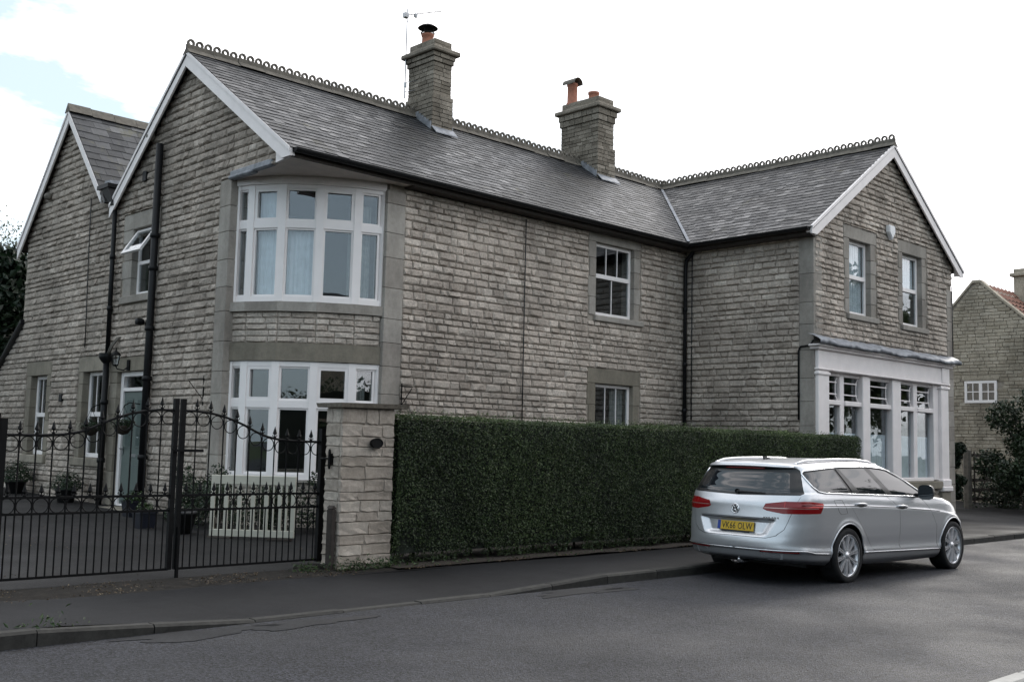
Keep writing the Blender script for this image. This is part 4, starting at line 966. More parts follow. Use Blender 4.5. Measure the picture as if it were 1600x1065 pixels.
tag(m.build('oval_plaque', MAT['black_iron']), 'small black oval plaque fixed high on the pale stone pier', 'plaque')
m = MB(); m.box(-1.68, -1.645, -3.88, -3.83, 1.29, 1.42); m.tube([(-1.66, -3.855, 1.36), (-1.69, -3.74, 1.36), (-1.63, -3.6, 1.36)], .011, 6)
m.lathe([(.010, 1.24), (.017, 1.27), (.017, 1.44), (.010, 1.47)], 8, c=(-1.685, -3.855, 0)); m.v = [(p[0]+1.28, p[1]+3.75, p[2]-.1) for p in m.v]; m.build('hinge_bracket', MAT['black_iron'], pier)
m = MB(); m.bbox(-1.745, -1.675, -4.02, -3.92, .08, .80, .015); m.add([(-1.745,-4.02,.80),(-1.675,-4.02,.80),(-1.675,-3.92,.80),(-1.745,-3.92,.80),(-1.71,-4.02,.835),(-1.71,-3.92,.835)], [(0,1,4),(2,3,5),(1,2,5,4),(3,0,4,5)])
tag(m.build('timber_stub_post', MAT['dark_wood']), 'short weathered timber post against the foot of the pier', 'post')
m = MB(); m.bbox(-1.95, -1.62, -3.86, -3.58, .06, .15, .03); tag(m.build('stone_block', MAT['verge']), 'low mossy stone block at the pier foot under the gate hinge', 'stone block')

# leaves as folded four-point faces scattered by numpy
def leaves(name, P, size, mat, parent, nrm=None, seed=1, spread=.9, kind=True, asp=.55, rnd=None):
    g = np.random.default_rng(seed); n = len(P)
    d = g.normal(size=(n, 3)); 
    if nrm is not None: d = d*spread+nrm
    d /= np.linalg.norm(d, axis=1)[:, None]
    a = g.normal(size=(n, 3)); u = np.cross(d, a); u /= np.linalg.norm(u, axis=1)[:, None]; v = np.cross(d, u)
    s = (size*g.uniform(.6, 1.3, n))[:, None]; fold = d*s*.18
    V = np.empty((n, 4, 3)); V[:, 0] = P-u*s*.5; V[:, 1] = P-v*s*.5*asp+fold; V[:, 2] = P+u*s*.5; V[:, 3] = P+v*s*.5*asp+fold
    me = bpy.data.meshes.new(name); me.vertices.add(4*n); me.vertices.foreach_set('co', V.reshape(-1))
    idx = np.arange(n)[:, None]*4; F = np.concatenate([idx+[0, 1, 2], idx+[0, 2, 3]], 1).reshape(-1)
    me.loops.add(6*n); me.loops.foreach_set('vertex_index', F.astype(np.int32)); me.polygons.add(2*n)
    me.polygons.foreach_set('loop_start', np.arange(0, 6*n, 3, dtype=np.int32)); me.materials.append(mat)
    at = me.attributes.new('rnd', 'FLOAT', 'FACE'); rr = np.repeat(np.clip(g.beta(2, 3, n) if rnd is None else rnd, 0, 1), 2).astype(np.float32); at.data.foreach_set('value', rr)
    me.update(calc_edges=True); o = link(name, me, parent)
    if kind: o['kind'] = 'stuff'
    return o
def fbm(x, z, seed=0):
    r_ = np.zeros_like(x); g = np.random.default_rng(seed)
    for o in range(1, 6):
        for _ in range(3):
            a, b, c = g.uniform(-1, 1, 2)*o*1.9, g.uniform(0, 6.28), 0; r_ = r_+np.sin(x*a[0]*1.5+z*a[1]*1.5+b)/o
    return r_/5
HX0, HX1, HY0, HY1, HZ = -.88, 10.35, -4.12, -3.30, 1.90
hedge = empty('clipped_hedge', (4.7, -3.7, .1)); tag(hedge, 'long dark green clipped hedge running from the pier to the shopfront', 'hedge')
ho = np.array([4.7, -3.7, .1]); g = np.random.default_rng(5)
def hpts(n, face):
    a, b = g.uniform(0, 1, n), g.uniform(0, 1, n)
    if face == 'f':
        x = HX0+a*(HX1-HX0); z = .14+b*(HZ-.14); y = np.full(n, HY0)+.075*fbm(x*.9, z*.9, 1)+.03*fbm(x*3, z*3, 6)+np.abs(g.normal(0, .04, n))-(g.random(n) < .02)*g.uniform(0, .06, n)+.10*np.clip((.35-z)/.3, 0, 1)+.05*np.clip((z-1.75)/.15, 0, 1)**2
        N = np.tile([0, -1., .25], (n, 1))
    elif face == 't':
        x = HX0+a*(HX1-HX0); y = HY0+.03+b*(HY1-HY0-.03); z = HZ+.05*fbm(x*.8, y*.5, 2)+.03*fbm(x*4, y*4, 7)-np.abs(g.normal(0, .02, n))-.05*np.clip((HY0+.10-y)/.1, 0, 1); N = np.tile([0, -.2, 1.], (n, 1))
        spr = g.random(n) < .07; z = z+spr*g.uniform(0, .09, n)
    else:
        s = 1 if face == 'r' else -1; xx = HX1 if s > 0 else HX0; y = HY0+.03+a*(HY1-HY0-.03); z = .15+b*(HZ-.17); x = xx+s*(.04*fbm(y*3, z*2, 4)-np.abs(g.normal(0, .035, n)))-s*.10*np.clip((z-1.65)/.25, 0, 1)**2-s*.06*np.clip((HY0+.12-y)/.12, 0, 1); N = np.tile([s*1., 0, .2], (n, 1))
    return np.stack([x, y, z], 1), N
parts = [hpts(105000, 'f'), hpts(26000, 't'), hpts(8000, 'r'), hpts(5000, 'l')]
P = np.concatenate([p for p, _ in parts]); N = np.concatenate([q for _, q in parts])
keep = ~((P[:, 2] < .32) & (fbm(P[:, 0]*2.2, P[:, 2]*.1, 9) > .12+(P[:, 2]-.14)*1.2)); P, N = P[keep], N[keep]
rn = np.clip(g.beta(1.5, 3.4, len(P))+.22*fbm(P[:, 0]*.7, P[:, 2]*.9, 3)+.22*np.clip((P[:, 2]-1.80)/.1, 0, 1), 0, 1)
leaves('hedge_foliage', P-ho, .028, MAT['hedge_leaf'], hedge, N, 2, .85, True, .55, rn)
# bumpy dark heart of the hedge
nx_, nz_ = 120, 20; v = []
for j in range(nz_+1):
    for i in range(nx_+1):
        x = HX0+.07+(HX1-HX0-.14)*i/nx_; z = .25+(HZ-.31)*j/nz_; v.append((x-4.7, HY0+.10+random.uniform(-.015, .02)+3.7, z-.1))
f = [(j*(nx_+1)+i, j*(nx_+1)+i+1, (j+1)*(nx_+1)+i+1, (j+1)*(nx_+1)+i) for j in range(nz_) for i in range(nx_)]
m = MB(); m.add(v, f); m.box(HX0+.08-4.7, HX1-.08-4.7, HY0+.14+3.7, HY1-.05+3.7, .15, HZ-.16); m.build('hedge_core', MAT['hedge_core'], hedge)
m = MB(); 
for i in range(26): xx = HX0+.2+i*.42+random.uniform(-.1, .1); m.tube([(xx-4.7, -3.75+3.7, -.02), (xx-4.7+random.uniform(-.1, .1), -3.7+3.7, .3)], .018, 5)
m.build('hedge_stems', MAT['bark'], hedge)

# weeds and leaf litter along the foot of the pier, hedge and gate
g = np.random.default_rng(12)
n = 2200; X = np.concatenate([g.uniform(-8, -1.2, 1500), g.uniform(-1, 5, 500), g.uniform(-5.5, -.5, 200)]); Y = np.concatenate([g.uniform(-4.45, -3.70, 1500)-.12*g.random(1500), g.normal(-4.3, .07, 500), g.uniform(-3.5, 2, 200)])
sel = fbm(X*2, Y*6, 4) > -.1; X, Y = X[sel], Y[sel]
Zl = .115+np.maximum(0, Y+4.4)*.0165; o = leaves('leaf_litter', np.stack([X, Y, Zl+.004], 1), .026, MAT['litter'], None, np.tile([0, 0, 1.], (len(X), 1)), 3, .35); tag(o, 'fallen leaves and grit strewn along the gate and hedge foot', 'leaf litter', kind='stuff')
X = np.concatenate([g.normal(-1.25, .30, 420), g.normal(-2.0, .10, 100), g.uniform(-.9, 4, 160), g.normal(-5.6, .12, 50)]); n = len(X)
Y = np.concatenate([g.normal(-4.10, .05, 420), g.normal(-3.95, .06, 100), g.normal(-4.25, .05, 160), g.normal(-5.9, .04, 50)])
o = leaves('weeds', np.stack([X, Y, .11+np.abs(g.normal(0, .055, n))], 1), .05, MAT['weed_leaf'], None, np.tile([0, -.3, .8], (n, 1)), 5, .7, True, .3); tag(o, 'small green weeds growing at the foot of the pier and hedge', 'weeds', kind='stuff')

# ------------------------------------------------------------------ things in the driveway
wp = empty('slatted_panel', (-.75, -.68, .19), rz=math.atan2(-1.118+.225, -.317+1.115)); tag(wp, 'cream painted slatted wooden panel leaning below the lower bow window', 'panel')
Lp = 1.22; Hp = .86
m = MB(); m.bbox(-Lp/2, Lp/2, -.02, .02, Hp-.13, Hp, .006); m.build('rail', MAT['cream_paint'], wp)
m = MB(); m.bbox(-Lp/2, Lp/2, -.02, .02, 0, .10, .006); m.build('rail', MAT['cream_paint'], wp)
for k_ in range(13):
    xx = -Lp/2+.03+k_*(Lp-.06)/12; wv = (.062 if k_ % 2 == 0 else .030); m = MB(); m.bbox(xx-wv/2, xx+wv/2, -.014, .012, .101, Hp-.131, .004); m.build('slat', MAT['cream_paint'], wp)
for s in (-.45, .4):
    m = MB(); m.bbox(s-.16, s+.16, -.06, .10, -.09, -.005, .01); m.build('foot_block', MAT['dark_wood'], wp)
def planter(c, r_, h, mat, label, bush, seed, lm='bush_leaf', grp=None, square=False):
    t = empty('planter', c); tag(t, label, 'planter', grp); m = MB()
    if square: m.hexa([(-r_*.8,-r_*.8,0),(r_*.8,-r_*.8,0),(r_*.8,r_*.8,0),(-r_*.8,r_*.8,0),(-r_,-r_,h),(r_,-r_,h),(r_,r_,h),(-r_,r_,h)]); m.box(-r_*1.05, r_*1.05, -r_*1.05, r_*1.05, h-.03, h)
    else: m.lathe([(0, .0), (r_*.72, 0), (r_*.98, h-.05), (r_*1.08, h-.045), (r_*1.08, h), (r_*.95, h), (r_*.92, h-.04), (0, h-.04)], 18)
    m.build('pot', MAT[mat], t, not square)
    if bush:
        g = np.random.default_rng(seed); n = int(900*bush**2/.09); P = g.normal(size=(n, 3)); P /= np.linalg.norm(P, axis=1)[:, None]; P *= (bush*g.uniform(.35, 1, n)**.5)[:, None]*(1+.25*g.random((n, 1))); P[:, 2] = np.abs(P[:, 2])*1.1+h-.02
        leaves('plant_foliage', P, .05, MAT[lm], t, None, seed)
    return t
planter((-1.34, 1.42, .19), .14, .25, 'blue_glaze', 'dark blue glazed planter by the wall right of the soil pipe', .14, 3, 'weed_leaf', None, True)
planter((-.62, 3.35, .22), .15, .27, 'blue_glaze', 'dark blue glazed planter in front of the green door', .16, 4, 'weed_leaf', None, True)
planter((-.45, 6.6, .27), .20, .28, 'black_pot', 'black tub with dark plants under the window left of the door', .30, 5)
planter((-.42, 9.3, .30), .21, .30, 'black_pot', 'black tub with dark shrub under the farthest ground floor window', .36, 6)
planter((-1.25, .42, .16), .20, .34, 'black_pot', 'round black tub beside the left end of the cream slatted panel', 0, 7)
def shrub(name, c, rad, hgt, n, mat, label, cat, seed, size=.05, grp=None, stems=5, zb=0.):
    t = empty(name, c); tag(t, label, cat, grp); g = np.random.default_rng(seed); P = []
    for k_ in range(14):
        cc = g.normal(size=3)*np.array([rad*.42, rad*.42, hgt*.22])+np.array([0, 0, zb+(hgt-zb)*.55]); rr = rad*g.uniform(.32, .6); q = g.normal(size=(n//14, 3)); q /= np.linalg.norm(q, axis=1)[:, None]; P.append(cc+q*rr*g.uniform(.5, 1.1, (n//14, 1)))
    P = np.concatenate(P); P = P[P[:, 2] > .02]; leaves('foliage', P, size, MAT[mat], t, None, seed)
    m = MB()
    for k_ in range(stems): a = g.uniform(0, 6.28); m.tube([(0, 0, -.05), (rad*.2*math.cos(a), rad*.2*math.sin(a), hgt*.3), (rad*.45*math.cos(a), rad*.45*math.sin(a), hgt*.65)], [.02, .014, .006], 5)
    m.build('stem', MAT['bark'], t); return t
shrub('shrub', (-.35, 1.75, .18), .38, 1.0, 2600, 'bush_leaf', 'dark shrub against the wall left of the cream slatted panel', 'shrub', 21, .05, 'shrubs below the bow window')
shrub('shrub', (1.0, -.15, .17), .42, .95, 2600, 'bush_leaf', 'dark shrub right of the slatted panel behind the gate hinge', 'shrub', 22, .05, 'shrubs below the bow window')
shrub('shrub', (.02, .12, .16), .55, .85, 4000, 'bush_leaf', 'low dark shrub behind the cream slatted panel', 'shrub', 23, .05, 'shrubs below the bow window')
shrub('shrub', (-.45, .85, .16), .42, .8, 2600, 'bush_leaf', 'low dark shrub between the slatted panel and the bow window sill', 'shrub', 24, .05, 'shrubs below the bow window')
# lantern, hanging baskets, wall lamp, alarm box, aerial
t = empty('wall_lantern', (-.02, 5.12, 2.80)); tag(t, 'black carriage lantern on a scrolled bracket above the green door', 'lantern')
m = MB(); m.box(-.03, 0, -.05, .05, -.02, .18); m.tube([(-.02, 0, .05), (-.10, .02, -.02), (-.19, .08, .0), (-.21, .12, .06)], .012, 6); m.build('bracket', MAT['black_iron'], t)
lc = (-.21, .13, 0)
m = MB(); m.lathe([(.02, .05), (.05, .06), (.055, .08), (.0, .085)], 8, c=lc); m.lathe([(.10, .26), (.07, .30), (.03, .33), (.012, .36), (.02, .375), (.0, .40)], 8, c=lc)
for k_ in range(6): a = k_*math.pi/3; m.tube([(lc[0]+.05*math.cos(a), lc[1]+.05*math.sin(a), .075), (lc[0]+.085*math.cos(a), lc[1]+.085*math.sin(a), .265)], .006, 5)
m.build('lantern_cage', MAT['black_iron'], t)
m = MB(); m.lathe([(.045, .08), (.078, .26)], 12, c=lc); m.build('lantern_glass', MAT['glass'], t)
t = empty('security_light', (0, 4.38, 3.62)); tag(t, 'black security light on the gable wall beside the soil pipe', 'light'); m = MB(); m.box(-.08, .0, -.04, .06, -.06, .06); m.build('wall_plate', MAT['black_plastic'], t); m = MB(); m.lathe([(.0, -.10), (.06, -.08), (.07, 0), (.05, .06), (0, .08)], 10, 'x', (-.15, .1, .02)); m.build('lamp_head', MAT['black_plastic'], t)
def basket(c, label, seed):
    t = empty('hanging_basket', c); tag(t, label, 'basket', 'hanging baskets by the door'); m = MB(); m.lathe([(.0, -.17), (.09, -.14), (.15, -.06), (.17, 0), (.15, 0), (.0, -.02)], 14); m.build('basket_bowl', MAT['soil'], t, True)
    m = MB()
    for k_ in range(3): a = k_*2.1; m.tube([(.165*math.cos(a), .165*math.sin(a), 0), (0, 0, .36)], .004, 4)
    m.tube([(0, 0, .36), (.10, 0, .42), (-c[0], 0, .40)], .010, 5); m.build('hanger', MAT['black_iron'], t)
    g = np.random.default_rng(seed); P = g.normal(size=(420, 3))*[.09, .09, .05]+[0, 0, .03]; leaves('plant_foliage', P, .05, MAT['bush_leaf'], t, None, seed)
basket((-.30, 4.62, 1.75), 'small hanging basket in front of the green door', 41); basket((-.30, 6.02, 1.72), 'small hanging basket left of the thin downpipe by the door', 42)
for (c, lb) in (((-.28, 2.4, 0), 'iron basket bracket on the gable wall left of the bow window'),):
    m = MB(); m.tube([(-.03, 2.25, 2.1), (-.03, 2.25, 2.6)], .012, 6); m.tube([(-.03, 2.25, 2.55), (-.32, 2.25, 2.52)], .009, 6); m.tube([(-.03, 2.25, 2.2), (-.3, 2.25, 2.5)], .007, 6); tag(m.build('basket_bracket', MAT['black_iron']), lb, 'bracket', 'iron basket brackets')
m = MB(); m.tube([(2.35, -.05, 2.1), (2.35, -.05, 2.55)], .012, 6); m.tube([(2.35, -.05, 2.5), (2.35, -.34, 2.48)], .009, 6); m.tube([(2.35, -.05, 2.18), (2.35, -.32, 2.46)], .007, 6); tag(m.build('basket_bracket', MAT['black_iron']), 'iron basket bracket on the corner stones just above the pier cap', 'bracket', 'iron basket brackets')
t = empty('alarm_box', (13.38, -D-.045, 6.45)); tag(t, 'white five sided alarm box high on the wing gable between two windows', 'alarm box')
m = MB(); poly = [(-.13, 0, .13), (.13, 0, .13), (.14, 0, -.02), (.0, 0, -.19), (-.14, 0, -.02)]; m.prism(poly, (0, -.07, 0)); m.prism([(p[0]*.85, -.07, p[2]*.85) for p in poly], (0, -.02, 0)); m.build('alarm_cover', MAT['alarm_white'], t)
t = empty('tv_aerial', (4.98, 3.47, 9.2)); tag(t, 'thin television aerial on a mast strapped to the left chimney', 'aerial')
m = MB(); m.tube([(-.03, 0, -.35), (-.03, 0, 1.62)], .014, 6); m.build('mast', MAT['alu'], t)
m = MB(); m.tube([(-.08, .05, 1.48), (.62, -.42, 1.66)], .010, 5); m.box(-.12, -.02, -.05, .05, 1.42, 1.52); m.box(.10, .16, -.12, -.06, 1.46, 1.54); m.build('boom', MAT['alu'], t)
m = MB()
for k_ in range(7):
    f_ = k_/6; p = Vector((-.05+.62*f_, .03-.42*f_, 1.48+.17*f_)); q = Vector((.42, .62, .10)).normalized()*(.16-.03*f_); m.tube([p-q, p+q], .005, 4)
for s in (-1, 1): m.tube([(-.06, .03, 1.48), (-.16, .05+s*.12, 1.48+s*.26)], .006, 4); m.tube([(-.06, .03, 1.48), (.05, .05+s*.10, 1.48+s*.30)], .006, 4)
m.build('elements', MAT['alu'], t)
m = MB(); m.tube([(-.02, 0, -.1), (-.02, 0, .0)], .03, 8); m.tube([(-.02, .03, .0), (.1, -.5, .0)], .008, 4); m.tube([(-.02, .03, -.2), (.1, -.5, -.2)], .008, 4); m.build('lashing', MAT['alu'], t)

# ------------------------------------------------------------------ neighbouring house on the right
XN = 25.0
nb = empty('neighbour_house', (XN, -1.0, 0)); tag(nb, 'buff stone cottage with red tiled roof beyond the wing at the right edge', 'house')
NYa, NZa = -.29, 7.05; ns = 1.087; NYb, NYf = 4.2, -5.2
def lay_nb():
    m = MB()
    prof = [(NYb, 0), (NYb, NZa-ns*(NYb-NYa)), (NYa+.12, NZa), (NYa-.12, NZa), (-1.0, 6.45), (-2.9, 4.72), (NYf, 3.0), (NYf, 0)]
    m.prism([(0, y+1, z) for y, z in prof], (.4, 0, 0)); m.build('gable_wall', MAT['mortar'], nb)
    def yr(z):
        hi = min(NYb, NYa+(NZa-z)/ns); 
        lo = NYa-.1-(NZa-z)/.85 if z > 6.45 else -1.0-(6.45-z)/.91
        return max(NYf, lo), hi
    g = random.Random(4); z = .1; j = MB()
    while z < 7.0:
        h = g.uniform(.09, .13); r_ = yr(z+h)
        a, b = r_; wn_ = (-.90, .14, 3.20, 3.95)
        y = a
        while y < b-.02:
            w_ = g.uniform(.2, .42); w_ = w_ if b-y-w_ > .12 else b-y
            if not (wn_[0]-.02 < y+w_/2 < wn_[1]+.02 and wn_[2] < z+h/2 < wn_[3]) and y > -3.5:
                dd = g.uniform(.0, .018); j.cur = min(1, max(0, g.gauss(.5, .25))); j.bbox(-.02-dd, .05, y+.006+1, y+w_-.006+1, z+.006, z+h-.006, .008)
            y += w_
        z += h
    j.build('stonework', MAT['neighbour_stone'], nb)['kind'] = 'stuff'
lay_nb()
w = empty('window', (0, 0, 0), nb); wn_ = (-.88, .12, 3.22, 3.91)
m = MB()
for (a, b, l, h) in ((-.88, -.80, 3.22, 3.91), (.04, .12, 3.22, 3.91), (-.80, .04, 3.22, 3.31), (-.80, .04, 3.83, 3.91), (-.43, -.33, 3.31, 3.83)): m.bbox(-.055, .02, a+1, b+1, l, h, .006)
m.build('window_frame', MAT['upvc'], w)
for (a, b) in ((-.80, -.43), (-.33, .04)):
    m = MB(); m.box(-.035, -.03, a+1, b+1, 3.31, 3.83); m.build('pane', MAT['glass'], w)
    m = MB(); m.box(-.05, -.036, (a+b)/2+1-.014, (a+b)/2+1+.014, 3.31, 3.83); m.box(-.049, -.037, a+1, b+1, 3.555, 3.585); m.build('glazing_bar', MAT['upvc'], w)
m = MB(); m.box(-.028, -.021, -.88+1, .12+1, 3.22, 3.91); m.build('window_backing', MAT['interior'], w)
m = MB(); m.bbox(-.06, .0, -.95+1, .19+1, 3.915, 4.02, .01); m.build('lintel', MAT['neighbour_stone'], nb)
m = MB()
for (ya, za, yb2, zb2) in ((NYa-.25, NZa-.12, -1.0, 6.42), (-1.0, 6.42, -5.3, 2.55)):
    L_ = math.hypot(yb2-ya, zb2-za); rows = int(L_/.28)
    for k_ in range(rows):
        t0, t1 = k_/rows, (k_+1)/rows; y0, z0 = ya+(yb2-ya)*t0, za+(zb2-za)*t0; y1, z1 = ya+(yb2-ya)*t1, za+(zb2-za)*t1
        for c_ in range(22):
            x0 = .03+c_*.3; m.cur = random.random(); m.add([(x0, y0+1, z0+.0), (x0+.14, y0+1, z0+.05), (x0+.29, y0+1, z0), (x0, y1+1, z1+.045), (x0+.14, y1+1, z1+.095), (x0+.29, y1+1, z1+.045)], [(0, 1, 4, 3), (1, 2, 5, 4)])
m.build('tiling', MAT['red_tile'], nb)['kind'] = 'stuff'
m = MB(); m.prism([(.3, NYa+1, NZa-.1), (.3, -5.3+1, 2.4), (.3, NYb+.1+1, NZa-ns*(NYb-NYa)-.1)], (7, 0, 0)); m.build('roof_slab', MAT['mortar'], nb)
m = MB(); m.prism([(-.06, NYb+1.0, NZa-ns*(NYb-NYa)+.02), (-.06, NYa+.1+1, NZa+.04), (-.06, NYa-.14+1, NZa+.04), (-.06, -1.02+1, 6.50), (-.06, -5.3+1, 2.62), (-.06, -5.3+1, 2.54), (-.06, -1.02+1, 6.42), (-.06, NYa-.12+1, NZa-.05), (-.06, NYa+.1+1, NZa-.05), (-.06, NYb+1.0, NZa-ns*(NYb-NYa)-.06)], (.30, 0, 0)); m.build('coping', MAT['neighbour_stone'], nb)
m = MB(); m.bbox(2.2, 2.85, -1.35+1, -.6+1, 6.0, 7.45, .01); m.bbox(2.1, 2.95, -1.45+1, -.5+1, 7.45, 7.56, .02); m.bbox(2.2, 2.85, -1.35+1, -.6+1, 7.56, 7.70, .01); m.build('chimney', MAT['neighbour_stone'], nb)
# bush, gate and fence in front of it
shrub('bush', (21.1, -3.1, .1), 1.15, 3.1, 11000, 'bush_leaf', 'large dark rounded bush before the cottage wall at the right edge', 'bush', 51, .11, None, 7, .0)
shrub('bush', (19.8, -1.75, .1), .34, 2.2, 3400, 'conifer_leaf', 'dark narrow ivy bush beside the wing corner at the gate', 'bush', 52, .10, None, 4, .2)
shrub('bush', (22.6, -2.0, .1), .9, 1.0, 2600, 'bush_leaf', 'low dark bush behind the field gate below the cottage', 'bush', 53, .09)
m = MB(); m.bbox(20.85, 21.03, -1.72, -1.54, .05, 1.75, .03); tag(m.build('timber_gatepost', MAT['grey_wood']), 'stout grey timber gatepost between the ivy and the field gate', 'post')
t = empty('field_gate', (21.25, -1.65, .15)); tag(t, 'dark five bar timber gate against the cottage wall', 'gate')
for zz in (.2, .45, .72, 1.05, 1.4): m = MB(); m.bbox(-.05, 1.7, -.03+.0, .02, zz, zz+.09, .008); m.build('rail', MAT['dark_wood'], t)
for xx in (0, 1.62): m = MB(); m.bbox(xx-.04, xx+.04, -.05, -.031, .1, 1.55, .008); m.build('stile', MAT['dark_wood'], t)
m = MB(); m.hexa([(.05,-.05,.2),(.13,-.05,.2),(.13,-.032,.2),(.05,-.032,.2),(1.5,-.05,1.45),(1.58,-.05,1.45),(1.58,-.032,1.45),(1.5,-.032,1.45)]); m.build('brace', MAT['dark_wood'], t)
# trees at the left edge, behind the rear range
def tree(name, c, hgt, crad, n, mat, label, seed, size, conifer=False, grp=None):
    t = empty(name, c); tag(t, label, 'tree', grp); g = np.random.default_rng(seed); m = MB(); m.tube([(0, 0, -.1), (.05, 0, hgt*.3), (0, .05, hgt*.62), (0, 0, hgt*.9)], [.18, .15, .09, .02], 8)
    P = []
    if conifer:
        for k_ in range(70):
            h_ = g.uniform(.06, .98)*hgt; rr = crad*(1-h_/hgt)**.6*g.uniform(.75, 1.08); a = g.uniform(0, 6.28); d = np.array([math.cos(a), math.sin(a), 0])
            s = g.uniform(.3, 1, n//70); P.append(np.array([0, 0, h_])+d*rr*s[:, None]+np.array([0, 0, -.3])*s[:, None]+g.normal(size=(n//70, 3))*[.28, .28, .16])
    else:
        for k_ in range(22):
            a, h_ = g.uniform(0, 6.28), hgt*g.uniform(.42, .98); rr = crad*g.uniform(.2, .9)*(1-abs(h_/hgt-.65)); e = np.array([rr*math.cos(a), rr*math.sin(a), h_]); m.tube([(0, 0, h_*.55), tuple(e*[.5, .5, 1]-[0, 0, h_*.12]), tuple(e)], [.06, .035, .012], 5)
            for q in range(5): cc = e+g.normal(size=3)*crad*.2; P.append(cc+g.normal(size=(n//110, 3))*crad*.13)
    leaves('crown', np.concatenate(P), size, MAT[mat], t, None, seed); m.build('trunk', MAT['bark'], t); return t
tree('conifer', (1.2, 15.6, .3), 6.3, 1.9, 15000, 'conifer_leaf', 'dark evergreen tree behind the outshut at the left edge', 61, .26, True)
tree('broadleaf_tree', (2.3, 24.0, .3), 9.3, 3.0, 20000, 'tree_leaf', 'pale yellow green tree rising above the dark evergreen', 62, .11)
shrub('bush', (-.2, 14.6, .3), 1.4, 2.6, 4000, 'conifer_leaf', 'dark bush filling the gap at the left edge beside the outshut', 'bush', 63, .12)
# ------------------------------------------------------------------ parked estate car
k = NT('car_paint'); fl = k.n('ShaderNodeTexVoronoi'); fl.inputs['Scale'].default_value = 900; k.l(k.P(), fl.inputs['Vector'])
k.col(k.mix(1., (.66, .67, .695), k.ramp(fl.outputs['Color'], (.2, .90), (.8, 1.1)), 'MULTIPLY')); k.set(.36, .72, .5, .55); k.b.inputs['Coat Roughness'].default_value = .02; MAT['car_paint'] = k.m
k = NT('car_lower'); k.col((.42, .42, .43)); k.set(.42, .6, .5, .3); MAT['car_lower'] = k.m
simple('car_black', (.010, .010, .011), .3, var=.1); simple('car_trim', (.02, .02, .021), .55, var=.1)
simple('car_seam', (.012, .012, .013), .8, var=.05)
k = NT('car_glass'); k.col((.010, .013, .017)); k.set(.03, 0, .5, 0.0); k.b.inputs['IOR'].default_value = 1.75; k.bump(k.noise(.9, 2), .02, .03); MAT['car_glass'] = k.m
k = NT('chrome'); k.col((.85, .86, .88)); k.set(.2, .95); MAT['chrome'] = k.m
k = NT('alloy'); k.col((.78, .78, .80)); k.set(.34, .7); MAT['alloy'] = k.m
k = NT('rubber'); k.col(k.ramp(k.noise(30, 4), (.3, (.010, .010, .011)), (.7, (.022, .022, .023)))); k.set(.75, 0, .3); MAT['rubber'] = k.m
k = NT('lamp_red'); k.col((.22, .006, .008)); k.set(.22, 0, .5, .25); MAT['lamp_red'] = k.m
k = NT('lamp_red_bright'); k.col((.50, .035, .03)); k.set(.22, .1, .5, .25); MAT['lamp_red_bright'] = k.m
k = NT('lamp_clear'); k.col((.55, .35, .33)); k.set(.15, .5, .7, 1); MAT['lamp_clear'] = k.m
k = NT('plate_yellow'); k.col((.62, .40, .03)); k.set(.4, 0, .4); MAT['plate_yellow'] = k.m
k = NT('plate_blue'); k.col((.02, .06, .30)); k.set(.4); MAT['plate_blue'] = k.m

car = empty('parked_car', (3.2439, -7.6618, 0.0), rz=-.0205); tag(car, 'silver estate car with yellow rear plate parked at the kerb by the hedge', 'car')
CY = .905     # centre line, car-left is +y
def interp(x, pts):
    xs_, ys_ = zip(*pts); return np.interp(x, xs_, ys_)
def smooth_interp(x, pts):
    xs_ = np.array([p[0] for p in pts], float); ys_ = np.array([p[1] for p in pts], float)
    m_ = np.gradient(ys_, xs_); i = np.clip(np.searchsorted(xs_, x)-1, 0, len(xs_)-2); h = xs_[i+1]-xs_[i]; t = np.clip((x-xs_[i])/h, 0, 1)
    return (1+2*t)*(1-t)**2*ys_[i]+t*(1-t)**2*h*m_[i]+t*t*(3-2*t)*ys_[i+1]+t*t*(t-1)*h*m_[i+1]
